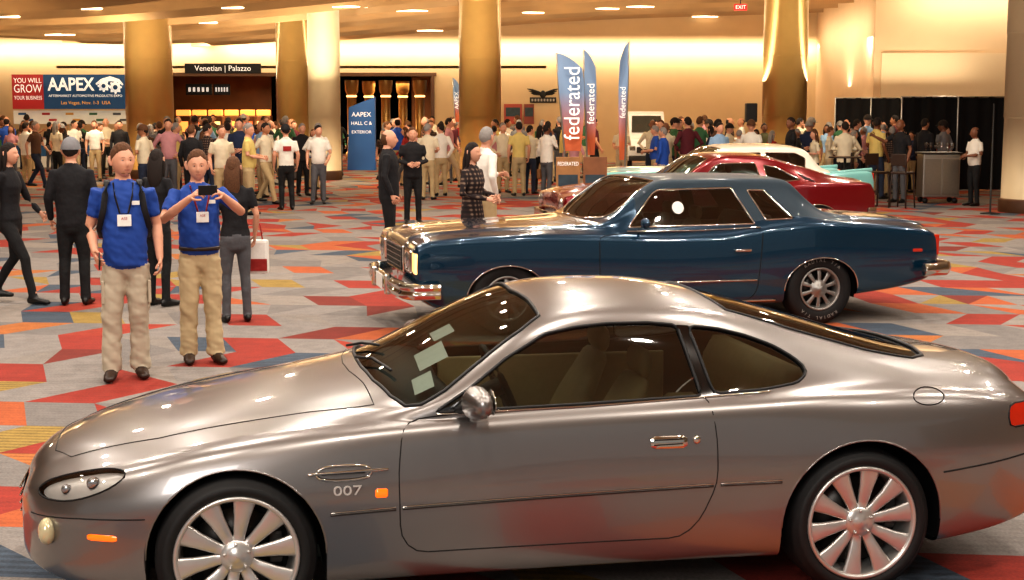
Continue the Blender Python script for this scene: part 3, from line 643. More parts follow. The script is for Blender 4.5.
def headvf(n=40,m=32):
    V=[];Fc=[];mi=[]
    for i in range(m+1):
        th=pi*i/m
        for j in range(n):
            a=2*pi*j/n; V.append(headpt((math.sin(th)*math.sin(a),-math.sin(th)*math.cos(a),math.cos(th))))
    for i in range(m):
        for j in range(n):
            Fc.append([i*n+j,(i+1)*n+j,(i+1)*n+(j+1)%n,i*n+(j+1)%n]); th=pi*(i+.5)/m; a=2*pi*(j+.5)/n
            x=math.sin(th)*math.sin(a);z=math.cos(th);y=-math.sin(th)*math.cos(a)
            mi.append(4 if (y<0 and abs(x)<.22 and abs(z+.54)<.045) else 0)
    return V,Fc,mi
def hairvf(style,n=64,m=48,grow=.003):
    V=[];Fc=[]
    def mm(x,y,z):
        if style=='bald': return -.02+.55*y-max(0,z-.45)*2-abs(z)*.1
        part=.10*math.exp(-((x-.28)/.16)**2)*(y<0)
        return z-.10+.70*y-part+.09*noise.noise(Vector((x*8,y*8,z*8)))+.30*max(0,abs(x)-.80)*(y>-.45)
    D=[]
    for i in range(m+1):
        th=pi*i/m
        for j in range(n):
            a=2*pi*j/n; d=(math.sin(th)*math.sin(a),-math.sin(th)*math.cos(a),math.cos(th)); D.append(d)
            k=max(0,min(1,mm(*d)*7+.2)); w=noise.noise(Vector((d[0]*7,d[1]*5,d[2]*5)))*.5+.5; w2_=noise.noise(Vector((d[0]*22,d[1]*9,d[2]*9))); fr=max(0,min(1,mm(*d)*1.8))
            V.append(headpt(d,-.003+(grow+.003)*k+((.006*max(0,d[2])**1.2+.010*w+.003*w2_)*fr if style!='bald' else -.001)))
    for i in range(m):
        for j in range(n):
            f=[i*n+j,(i+1)*n+j,(i+1)*n+(j+1)%n,i*n+(j+1)%n]
            if max(mm(*D[q]) for q in f)>-.03: Fc.append(f)
    if style=='long':
        Vv,Ff=tube([(0,.045,.03),(0,.075,-.08),(0,.085,-.2),(0,.08,-.30)],[(.08,.05),(.085,.045),(.09,.04),(.06,.02)],12,.8); V,Fc=join((V,Fc),(Vv,Ff))
        for s_ in (-1,1):
            V2,F2=tube([(s_*.06,.0,.05),(s_*.082,.01,-.05),(s_*.085,.02,-.18)],[.022,.026,.016],8); V,Fc=join((V,Fc),(V2,F2))
    return V,Fc
def capvf():
    V=[];Fc=[];n=24;m=8
    for i in range(m+1):
        th=(pi*.5)*i/m
        for j in range(n):
            a=2*pi*j/n; d=(math.sin(th)*math.sin(a),-math.sin(th)*math.cos(a),math.cos(th)*.95+.12); V.append(headpt(d,.022))
    for i in range(m):
        for j in range(n): Fc.append([i*n+j,(i+1)*n+j,(i+1)*n+(j+1)%n,i*n+(j+1)%n])
    Vb=[];Fb=[];k=10
    for i in range(k+1):
        a=-1.1+2.2*i/k
        for r_,z_ in ((.085,.035),(.165,.020),(.165,.015),(.085,.028)): Vb.append((math.sin(a)*r_*.85,-math.cos(a)*r_-.01,z_))
    for i in range(k):
        for j in range(4): Fb.append([i*4+j,i*4+(j+1)%4,(i+1)*4+(j+1)%4,(i+1)*4+j])
    return join((V,Fc),(Vb,Fb))
def fingers(Wp,d,n,curl,side):
    d=d.normalized(); s_=d.cross(n).normalized()*side; n=s_.cross(d)*side; n=n.normalized(); out=[]
    for k,(o,L,r) in enumerate(((.030,.068,.0088),(.010,.078,.009),(-.011,.072,.0088),(-.031,.056,.008))):
        p=Wp+d*.070+s_*o; pts=[p]; a=curl*.35
        for q,f in enumerate((.42,.32,.26)):
            a+=curl*(.55 if q else .2); pts.append(pts[-1]+(d*math.cos(a)+n*math.sin(a)+s_*o*.8)*L*f)
        out.append(tube(pts,[r*1.05,r,r*.92,r*.78],7,.9))
    p=Wp+d*.022+s_*.026; q=p+(d*.55+s_*.75+n*.25).normalized()*.036; w=q+(d*.85+s_*.25+n*(.2+.4*curl)).normalized()*.030; x=w+(d*.9+n*(.2+.5*curl)).normalized()*.024
    out.append(tube([p,q,w,x],[.012,.0105,.0095,.008],7,.9))
    return join(*out)
POSES={
 'stand':dict(),
 'relax':dict(RE=(-.25,.05,1.15),LE=(.26,0,1.14),RH=(-.25,-.10,.90),LH=(.21,-.19,.97),RK=(-.11,-.08,.50),RF=(-.14,-.04,.085),LK=(.09,0,.50),LF=(.10,.03,.085)),
 'front':dict(RE=(-.25,-.02,1.15),LE=(.25,-.02,1.15),RH=(-.10,-.27,1.10),LH=(.09,-.28,1.12)),
 'hips':dict(RE=(-.34,.06,1.16),LE=(.34,.06,1.16),RH=(-.20,-.07,1.00),LH=(.20,-.07,1.00)),
 'pocket':dict(RE=(-.28,.07,1.15),LE=(.26,0,1.14),RH=(-.19,-.04,.93),LH=(.12,-.25,1.17)),
 'walk':dict(RE=(-.24,.14,1.16),LE=(.24,-.08,1.14),RH=(-.24,.12,.90),LH=(.22,-.24,.98),RK=(-.09,-.20,.50),RF=(-.09,-.28,.085),LK=(.09,.02,.49),LF=(.09,.27,.13)),
 'cross':dict(RE=(-.25,-.05,1.16),LE=(.25,-.05,1.16),RH=(.10,-.20,1.20),LH=(-.10,-.17,1.17)),
 'phone':dict(RE=(-.28,-.08,1.18),RH=(-.13,-.09,1.50),LE=(.25,.03,1.13),LH=(.22,-.12,.93)),
 'point':dict(RE=(-.31,-.12,1.28),RH=(-.42,-.33,1.40),LE=(.25,.03,1.13),LH=(.24,-.06,.88)),
}
HANDS={}
def make_body(key,pose,fem=False,vox=.022,long=False,jacket=False,tuck=True,belly=0,curl=.7,hy=0,hp=0,cargo=False,coat=False):
    g=lambda k,dv: Vector(POSES[pose].get(k,dv)) if isinstance(pose,str) else Vector(pose.get(k,dv))
    sw=.150 if fem else .172; k=.88 if fem else 1
    T={1:[],2:[],3:[],0:[]}
    hem=.93 if tuck else .86
    b=belly
    rings=[(hem,.160,.118+b*.3),(1.0,.158+b*.2,.115+b*.8),(1.08,.150+b*.4,.112+b),(1.18,.156+b*.2,.115+b*.7),(1.29,.172,.118+b*.2),(1.37,.178,.110),(1.43,.150,.088),(1.475,.095,.064)]
    if fem: rings=[(hem,.165,.115),(1.0,.145,.10),(1.08,.128,.092),(1.18,.140,.10),(1.28,.152,.122),(1.36,.152,.10),(1.42,.125,.080),(1.47,.075,.056)]
    if jacket: rings=[(z-(.07 if i==0 else 0),a+.012,c+.016) for i,(z,a,c) in enumerate(rings)]
    if coat: rings=[(.62,.20,.16),(.80,.19,.15)]+rings
    T[1].append(tube([(0,-.25*(c-.11),z) for z,a,c in rings],[(a,c) for z,a,c in rings],20,.25,ref=Vector((0,1,0))))
    T[2].append(tube([(0,.01,.80),(0,.01,.88),(0,0,.96)],[(.145,.105),(.162,.118),(.150,.108)],18,.5,ref=Vector((0,1,0))))
    for s_,a in ((-1,'R'),(1,'L')):
        kn=g(a+'K',(s_*.10,-.02,.50)); ft=g(a+'F',(s_*.11,.02,.085)); hp_=Vector((s_*.082,.0,.86))
        if cargo: rr=[.096,.088,.076,.070,.072,.076]
        else: rr=[.095*k+.002,.084*k,.064*k,.060*k,.054*k,.056*k]
        m1=hp_.lerp(kn,.5); m2=kn.lerp(ft,.35)+Vector((0,.012,0)); m3=kn.lerp(ft,.75); en=ft-Vector((0,0,.012))
        T[2].append(tube([hp_,m1,kn,m2,m3,en],rr,14,.15))
        yz=ft.z-.085; fd=Vector((s_*.15,-1,0)).normalized()
        base=Vector((ft.x,ft.y,.0+yz))
        T[3].append(tube([base+Vector((0,.045,.045)),base+Vector((0,.0,.052)),base+fd*.10+Vector((0,0,.042)),base+fd*.19+Vector((0,0,.032))],[(.036,.043),(.042,.050),(.050,.038),(.040,.028)],12,.9))
        T[0].append(tube([ft+Vector((0,0,.06)),base+Vector((0,0,.05))],.036,10,.3))
        sh=Vector((s_*sw,0,1.415)); el=g(a+'E',(s_*(sw+.075),.03,1.14)); ha=g(a+'H',(s_*(sw+.070),-.07,.90))
        wd=(ha-el).normalized()
        if long:
            T[1].append(tube([sh,sh.lerp(el,.5),el,el.lerp(ha,.5),ha-wd*.02],[.060*k,.053*k,.048*k,.043*k,.036*k],12,.4))
        else:
            T[1].append(tube([sh,sh.lerp(el,.35),sh.lerp(el,.70)],[.061*k,.058*k,.054*k],14,.10))
            T[0].append(tube([sh.lerp(el,.3),el,el.lerp(ha,.35),ha],[.045*k,.040*k,.041*k,.027*k],12,.4))
        side_=Vector((-s_,0,0)); n=side_-wd*side_.dot(wd)
        if n.length<.1: n=Vector((0,0,-1))
        n.normalize()
        if abs(wd.z)<.6: n=(Vector((0,0,-1))*.4+Vector((-s_,0,0))*.8); n=(n-wd*n.dot(wd)).normalized()
        T[0].append(tube([ha-wd*.015,ha+wd*.03,ha+wd*.072],[(.024,.019),(.037,.016),(.040,.013)] ,10,.6,ref=n))
        HANDS[(key,a)]=(ha,wd,n)
    T[0].append(tube([(0,.02,1.42),(0,.008,1.50),(0,-.005,1.585)],[(.062*k,.058*k),(.056*k,.058*k),(.053*k,.057*k)],14,.3,ref=Vector((0,1,0))))
    cl=tube([(.062*math.cos(t*pi/8),.012+.060*math.sin(t*pi/8),1.480+.012*math.sin(t*pi/8)) for t in range(16)],.013,6,0,True); T[1].append(cl)
    allp=[p for t in T.values() for p in t]; V,Fc=join(*allp)
    me=bpy.data.meshes.new('tmp'); me.from_pydata([tuple(v) for v in V],[],Fc); ob=bpy.data.objects.new('tmp',me); COL.objects.link(ob)
    r=ob.modifiers.new('r','REMESH'); r.mode='VOXEL'; r.voxel_size=vox; sm=ob.modifiers.new('s','SMOOTH'); sm.factor=.5; sm.iterations=4 if vox<.015 else 1
    dg=bpy.context.evaluated_depsgraph_get(); me2=bpy.data.meshes.new_from_object(ob.evaluated_get(dg)); bpy.data.objects.remove(ob)
    bv={}
    for t,ps in T.items():
        v,f=join(*ps); bv[t]=BVHTree.FromPolygons([Vector(x) for x in v],f)
    Vr=[v.co.copy() for v in me2.vertices]; Fr=[list(p.vertices) for p in me2.polygons]; mi=[]
    for p in me2.polygons:
        c=p.center; best=9;bt=1
        for t in (3,0,2,1):
            h=bv[t].find_nearest(c,.08)
            if h[0] is not None:
                dd=h[3]-(.002 if t in(1,) else 0)
                if dd<best: best=dd;bt=t
        mi.append(bt)
    if vox<.015:
        cn=[0]*len(Vr)
        for p,m_ in zip(me2.polygons,mi):
            for v in p.vertices: cn[v]=max(cn[v],m_)
        for i,v in enumerate(Vr):
            n_=me2.vertices[i].normal
            if cn[i] in (1,2):
                q=noise.noise(Vector((v.x*9+v.z*5,v.y*9,v.z*13+v.x*8))); q2=noise.noise(Vector((v.x*22+v.z*16,v.y*20,v.z*26))); v+=n_*((.010 if cn[i]==1 else .011)*q+.005*q2)
    bpy.data.meshes.remove(me2)
    extra=[]
    for s_,a in ((-1,'R'),(1,'L')):
        ha,wd,n=HANDS[(key,a)]
        fwd=wd.cross(n); sd=1 if fwd.y<0 or (abs(fwd.y)<.3 and fwd.z>0) else -1
        extra.append(fingers(ha,wd,n,curl,sd))
    R=Matrix.Rotation(hy,4,'Z')@Matrix.Rotation(hp,4,'X'); hc=Vector((0,-.012,1.630)); sH=.97 if fem else 1.04
    hv,hf,hm=headvf(); hv=[R@(v*sH)+hc for v in hv]
    ears=join(*[tube([(s_*.076,.012,-.03),(s_*.084,.02,.0),(s_*.082,.022,.028)],[(.012,.008),(.018,.008),(.014,.008)],8) for s_ in (-1,1)]); ears=([R@(Vector(v)*sH)+hc for v in ears[0]],ears[1])
    for e,m_ in [(x,None) for x in extra]+[((hv,hf),hm),(ears,None)]:
        o=len(Vr); Vr+=e[0]; Fr+=[[i+o for i in f] for f in e[1]]; mi+=m_ if m_ else [0]*len(e[1])
    me=bpy.data.meshes.new('person_body'); me.from_pydata([tuple(v) for v in Vr],[],Fr)
    for m_ in (SK[0],WHITE,DARK,SHOEB,LIP): me.materials.append(m_)
    me.polygons.foreach_set('use_smooth',[True]*len(me.polygons)); me.polygons.foreach_set('material_index',mi); me.update()
    return dict(me=me,R=R,hc=hc,sH=sH,key=key)
HM={}
def hairmesh(style):
    if style not in HM:
        V,Fc=capvf() if style=='cap' else hairvf(style); me=bpy.data.meshes.new('hair'); me.from_pydata([tuple(v) for v in V],[],Fc); me.materials.append(DARK)
        me.polygons.foreach_set('use_smooth',[True]*len(me.polygons)); HM[style]=me
    return HM[style]
def person(bd,x,y,rz,height,skin,shirt,pants,shoes,hair,hmat,label,group=None,eyes=False,z=0):
    o=bpy.data.objects.new('person',bd['me']); COL.objects.link(o); s_=height/1.75; o.location=(x,y,z); o.rotation_euler=(0,0,rz); o.scale=(s_,s_,s_)
    for i,m in enumerate((skin,shirt,pants,shoes)):
        o.material_slots[i].link='OBJECT'; o.material_slots[i].material=m
    tag(o,label,'person',group)
    if hair:
        lst=['short','cap'] if hair=='cap' else [hair]
        for st_ in lst:
            h=bpy.data.objects.new('cap' if st_=='cap' else 'hair',hairmesh(st_)); COL.objects.link(h); h.parent=o
            h.matrix_local=Matrix.Translation(bd['hc'])@bd['R']@Matrix.Scale(bd['sH'],4)
            h.material_slots[0].link='OBJECT'; h.material_slots[0].material=hmat if (st_=='cap' or hair!='cap') else M('hair_dark','#1c120d')
    if eyes:
        MR=Matrix.Translation(bd['hc'])@bd['R']@Matrix.Scale(bd['sH'],4)
        for s2 in (-1,1):
            p=headpt((s2*.36,-.93,.06),0)
            V,Fc=ell((0,0,0),(.0115,.008,.0050),12,8); e=mk('eye',V,Fc,M('eye_white','#b5a59a',.2),o); e.matrix_local=MR@Matrix.Translation(p+Vector((0,.001,0)))
            V,Fc=ell((0,-.0055,0),(.0052,.004,.0048),10,6); i=mk('iris',V,Fc,M('iris_dark','#2a1c14',.2),e)
            V,Fc=tube([headpt((s2*.20,-.95,.22),-.0006),headpt((s2*.36,-.9,.26),-.0006),headpt((s2*.52,-.8,.23),-.0006)],[.0012,.0018,.0010],6); b=mk('eyebrow',V,Fc,M('brow_brown','#6b452c',.8),o); b.matrix_local=MR
    return o
HB=M('hair_brown','#5a3a22',.85,var=.55,scale=70); HD=M('hair_dark','#20150f',.85,var=.4,scale=90); HG=M('hair_grey','#8b8580',.8)
def w2(o,p):
    s_=o.scale[0]; c,sn=math.cos(o.rotation_euler[2]),math.sin(o.rotation_euler[2]); x,y,z=p
    return Vector((o.location.x+s_*(x*c-y*sn),o.location.y+s_*(x*sn+y*c),s_*z))
POLO=M('royal_blue_polo','#1a4494',.75,var=.06,scale=9); KH=M('khaki_cotton','#bca783',.85,var=.05,scale=11)
STC=M('stone_cargo','#b3a894',.85,var=.05,scale=11)
def lanyard(o,col,badge_z,front):
    p=[(-.055,.03,1.495),(-.072,-.06,1.465),(-.062,-front+.01,1.38),(-.03,-front-.012,1.25),(0,-front-.02,badge_z+.05)]; q=[(-x,y,z) for x,y,z in p[::-1][1:]]
    V,Fc=tube(p+q,(.007,.0025),6,.3); mk('lanyard',V,Fc,col,o)
    b=box('badge',(0,-front-.028,badge_z),(.10,.006,.085),WHITE,o,.002)
    text('ASE',.028,(0,-front-.032,badge_z+.012),M('badge_red','#b3202a'),b,name='badge_print',ext=.0005)
p1=dict(RE=(-.245,.03,1.15),RH=(-.215,-.16,.97),LE=(.235,.05,1.15),LH=(.25,-.04,.90),RK=(-.11,-.04,.50),RF=(-.12,-.03,.085),LK=(.09,-.01,.50),LF=(.085,.06,.085))
b1=make_body('m1',p1,vox=.010,tuck=False,belly=.035,curl=.8,hy=.35,hp=.03,cargo=True)
x,y=gnd(129,378); m1=person(b1,x,y,.26,1.81,SK[0],POLO,STC,SHOEBR,'short',HB,'man in royal blue polo and stone cargo trousers holding a phone',eyes=True)
lanyard(m1,M('lanyard_dark','#15151c'),1.20,.155)
box('shirt_logo',(.085,-.142,1.325),(.055,.004,.03),WHITE,m1,.001)
V,Fc=tube([headpt((s,-.62,-.72),.0) for s in (-.5,-.25,0,.25,.5)],[.003,.005,.007,.005,.003],8); be=mk('beard',V,Fc,M('beard_brown','#7b5538',.85),m1); be.matrix_local=Matrix.Translation(b1['hc'])@b1['R']@Matrix.Scale(b1['sH'],4)
for s_ in (-1,1): box('cargo_pocket',(s_*.168,-.02,.66),(.022,.13,.17),STC,m1,.008)
bk=M('backpack_nylon','#17181c',.7,bump=.2)
pk=empty('backpack',m1.location,m1.rotation_euler[2],m1.scale[0]); tag(pk,'black nylon backpack worn over a blue polo shirt','backpack')
V,Fc=boxvf((0,.22,1.18),(.28,.16,.44),.05,3); mk('pack_bag',V,Fc,bk,pk)
for s_ in (-1,1):
    V,Fc=tube([(s_*.12,.14,1.40),(s_*.115,.06,1.485),(s_*.118,-.05,1.475),(s_*.13,-.118,1.39),(s_*.145,-.135,1.28),(s_*.18,-.07,1.14),(s_*.165,.13,1.05)],(.023,.005),8,.3); mk('strap',V,Fc,bk,pk)
PHM=M('phone_black','#0b0b0d',.5,var=0)
ha,wd,n=HANDS[('m1','R')]; q=w2(m1,ha+wd*.09+n*.02)
ph=box('phone',(0,0,0),(.012,.075,.14),PHM,None,.004,rot=(.9,0,.3),loc=q); tag(ph,'black smartphone held low in one hand','phone')
p2=dict(RE=(-.31,-.14,1.20),RH=(-.12,-.36,1.39),LE=(.33,-.13,1.25),LH=(.12,-.37,1.41),RK=(-.10,-.03,.50),RF=(-.10,.03,.085),LK=(.10,-.02,.50),LF=(.11,-.03,.085))
b2=make_body('m2',p2,vox=.010,tuck=True,belly=.045,curl=1.1,hy=-.12,hp=.10,cargo=True)
x,y=gnd(202,362); m2=person(b2,x,y,.38,1.74,SK[0],POLO,KH,SHOEBR,'short',HB,'man in royal blue polo and khakis raising a phone',eyes=True)
lanyard(m2,M('lanyard_red','#8a1f24'),1.22,.165); box('shirt_logo',(.09,-.135,1.34),(.055,.004,.03),WHITE,m2,.001)
V,Fc=tube([(.164*math.cos(t*pi/12),-.010+.140*math.sin(t*pi/12),.955) for t in range(24)],(.004,.018),6,0,True,ref=Vector((0,0,1))); mk('belt',V,Fc,SHOEBR,m2)
q=w2(m2,(0,-.45,1.45)); ph=box('phone',(0,0,0),(.15,.012,.078),PHM,None,.004,rot=(.1,0,.38),loc=q); tag(ph,'black smartphone raised sideways to take a picture','phone')
LIB={}
for nm,ps,fem,lg,jk in (('ms','stand',0,0,0),('mr','relax',0,0,0),('mf','front',0,0,0),('mh','hips',0,1,0),('mp','pocket',0,1,0),('mj','front',0,1,1),('mw','walk',0,0,0),('mc','cross',0,1,0),('mph','phone',0,1,1),('mst','stand',0,1,1),('fs','stand',1,0,0),('fr','relax',1,1,0),('ff','front',1,1,0),('fw','walk',1,1,0),('fh','pocket',1,0,0),('mpt','point',0,0,0)):
    LIB[nm]=make_body(nm,ps,fem=bool(fem),vox=.019,long=bool(lg),jacket=bool(jk),belly=0 if fem else (.03 if nm in('mf','mr','mh') else .010),hy=(.5 if nm in('mr','mp','fr','ff') else -.4 if nm in('mf','mc','fs') else 0),hp=.12 if nm in('mf','ff') else 0)
SH={'white':'#e6e1d6','black':'#17161a','yellow':'#d3bd74','navy':'#1d2a48','grey':'#7b7a7c','light blue':'#8aa9c8','red':'#9a2a26','cream':'#d9cdb2','royal blue':'#2450a8','brown':'#5a3d2a','olive':'#59573a','maroon':'#5c1f2a','pink':'#c08a8e','green':'#3d6b4a'}
PA={'black':'#141416','khaki':'#b09b75','dark blue':'#232c40','grey':'#56565a','beige':'#c0ae8c'}
shm={k:M('cloth_'+k.replace(' ','_'),v,.85,var=.12,scale=9,bump=.6) for k,v in SH.items()}; pam={k:M('trouser_'+k.replace(' ','_'),v,.85,var=.12,scale=10,bump=.6) for k,v in PA.items()}
def plaidmat():
    m=M('plaid_cloth','#6a2f2a',.85); nt=m.node_tree; b=nt.nodes['Principled BSDF']; tc=nt.nodes.new('ShaderNodeTexCoord')
    w=[]
    for d in ('X','Z'):
        k=nt.nodes.new('ShaderNodeTexWave'); k.bands_direction=d; k.inputs['Scale'].default_value=6; nt.links.new(tc.outputs['Object'],k.inputs['Vector']); w.append(k)
    mm=nt.nodes.new('ShaderNodeMath'); mm.operation='ADD'; nt.links.new(w[0].outputs['Fac'],mm.inputs[0]); nt.links.new(w[1].outputs['Fac'],mm.inputs[1])
    r=nt.nodes.new('ShaderNodeValToRGB'); r.color_ramp.elements[0].color=lin('#120e10'); r.color_ramp.elements[1].color=lin('#8a7362'); r.color_ramp.elements[1].position=1
    e=r.color_ramp.elements.new(.6); e.color=lin('#2e1c1a'); h=nt.nodes.new('ShaderNodeMath'); h.operation='MULTIPLY'; h.inputs[1].default_value=.5
    nt.links.new(mm.outputs[0],h.inputs[0]); nt.links.new(h.outputs[0],r.inputs[0]); nt.links.new(r.outputs[0],b.inputs['Base Color']); return m
shm['plaid']=plaidmat()
PT={'ms':'standing','mr':'standing relaxed','fr':'standing relaxed','mf':'holding papers','mh':'hands on hips','mp':'hand in pocket','mj':'hands clasped','mw':'walking','mc':'arms crossed','mph':'on the phone','mst':'standing','fs':'standing','ff':'hands clasped','fw':'walking','fh':'hand in pocket','mpt':'gesturing'}
COLS=[(149,46,47),(293,48,33),(324,45,32),(480,46,42),(785,44,44),(1048,30.7,80)]
EX=[(Xat(p,Y,3),Y,w/2/F*Y+.5) for p,Y,w in COLS]+[(VANX,VANY,2.6),(Xat(751,40,2),40,.8),(Xat(556,31,1),31,.9),(Xat(583,32,1),32,.8),(Xat(628,30,1),30,.8),(Xat(453,48,1),48,.8)]
PLACED=[]
def P(px,py,kind,deg,h,sh,pa,hair='short',hm=None,sk=0,group=None,Y=None,shoes=SHOEB,extra='',lab=None):
    if Y is None: x,y=gnd(px,py)
    else: y=Y; x=Xat(px,Y,1)
    PLACED.append((x,y))
    who='woman' if kind[0]=='f' else 'man'; jk={'mj':'jacket','mph':'jacket','mst':'jacket'}.get(kind,'shirt')
    lab=lab or '%s in %s %s and %s trousers%s'%(who,sh,jk,pa,extra if extra else ', '+PT[kind])
    return person(LIB[kind],x,y,math.radians(deg),h,SK[sk],shm[sh],pam[pa],shoes,hair,hm or random.choice((HB,HD,HD,HG)),lab,group)
P(14,303,'fw',80,1.72,'black','black','long',HD)
P(76,305,'mst',185,1.76,'black','black','cap',shm['grey'],extra=' with grey cap')
P(160,306,'ff',150,1.66,'black','black','long',HD)
P(237,322,'fs',200,1.62,'black','grey','long',HB)
wt=P(287,210,'ms',200,1.76,'white','black','cap',shm['black'],extra=' with black cap')
box('shirt_print',(0,.130,1.27),(.17,.006,.10),shm['red'],wt,.002); P(319,200,'mh',160,1.76,'white','black')
P(250,215,'mf',90,1.80,'yellow','khaki','short',HG); P(303,196,'mst',30,1.74,'black','black')
P(389,262,'mst',90,1.80,'black','black','bald',HB,extra=' and a badge'); P(413,224,'mj',10,1.75,'black','black','short',HB)
P(428,200,'mf',170,1.75,'cream','khaki'); P(441,196,'mp',200,1.75,'white','khaki')
LIB['mk']=make_body('mk','front',fem=True,vox=.017,long=True,jacket=True,coat=True)
P(472,0,'mk',60,1.70,'plaid','black','long',HD,Y=17.2,lab='dark-haired person in a long dark plaid coat'); P(486,0,'mp',120,1.84,'white','khaki','short',HG,Y=19.6)
P(519,196,'ms',190,1.78,'yellow','khaki'); P(540,192,'fs',170,1.68,'white','black','long',HD); P(503,193,'mh',20,1.74,'cream','khaki')
P(548,184,'mf',200,1.75,'navy','khaki')
P(973,206,'mf',-70,1.70,'white','black','bald',HD,2,extra=' tending bar')
for px,Y,k,d,sh,pa in ((160,40,'ms',200,'grey','khaki'),(176,36,'mp',90,'yellow','khaki'),(208,33,'mf',150,'plaid','dark blue'),(228,36,'mh',200,'white','khaki'),(264,38,'mst',20,'white','black'),(95,44,'ms',10,'white','khaki'),(57,42,'fs',150,'cream','black'),(36,40,'mw',80,'brown','dark blue'),(120,44,'mst',10,'black','black'),(192,31,'mst',170,'black','black'),(222,30,'ms',30,'cream','khaki')):
    P(px,0,k,d,1.76,sh,pa,'long' if k[0]=='f' else 'short',Y=Y)
kinds=[k for k in LIB if k!='mk']; shn=['white','white','black','black','navy','grey','light blue','cream','black','red','royal blue','cream','brown','plaid','olive','maroon','pink','green','yellow']
pan=['black','khaki','dark blue','khaki','grey','beige']
BGM=None; BGV=join(boxvf((0,0,0),(.10,.28,.24),.04,3),tube([(0,-.12,.11),(0,-.08,.26),(0,.08,.26),(0,.12,.11)],.010,6))
BAGM=[M('bag_black','#1b1a1c',.6),M('bag_tan','#8a5d35',.6),M('bag_white','#d8d2c8',.6),M('bag_red','#8e2a24',.6)]
def bag(o,i):
    global BGM
    if BGM is None: b=mk('hand_bag',BGV[0],BGV[1],BAGM[0],None); BGM=b.data
    else: b=bpy.data.objects.new('hand_bag',BGM); COL.objects.link(b)
    b.location=w2(o,(.27,-.10,.56)); b.rotation_euler=o.rotation_euler; b.material_slots[0].link='OBJECT'; b.material_slots[0].material=BAGM[i%4]
    tag(b,('black','tan','white','red')[i%4]+' hand bag carried low by a visitor','bag',group='hand bags in the crowd')
CT_=0
def crowd(n,p0,p1_,y0,y1,grp,d2=.46):
    global CT_
    c=0; tr=0
    while c<n and tr<12000:
        tr+=1; px=random.uniform(p0,p1_); Y=y0+(y1-y0)*random.random()**.75; X=Xat(px,Y,1)
        if any((X-a)**2+(Y-b)**2<d2 for a,b in PLACED): continue
        if any((X-a)**2+(Y-b)**2<r*r for a,b,r in EX): continue
        if 344<px<381 and Y<53.5: continue
        k=random.choice(kinds); f=k[0]=='f'
        o=P(px,0,k,random.uniform(0,360),random.uniform(1.52,1.70) if f else random.uniform(1.66,1.92),random.choice(shn),random.choice(pan),random.choice(['long','long','short']) if f else random.choice(['short','short','short','short','bald','cap']),sk=random.choice((0,0,0,1,1,2)),group=grp,Y=Y); c+=1; CT_+=1
        if CT_%5==0 and k in('ms','mst','fs','mph','mpt'): bag(o,CT_//5)
crowd(22,0,128,41,53,'people by the registration desks'); crowd(66,128,345,31,56,'crowd by the hall entrance'); crowd(24,380,460,37,54,'crowd by the hall entrance')
crowd(20,490,625,34,50,'crowd behind the cars'); crowd(60,650,905,33.5,45,'crowd at the reception tables'); crowd(6,905,948,36,38,'crowd at the reception tables')
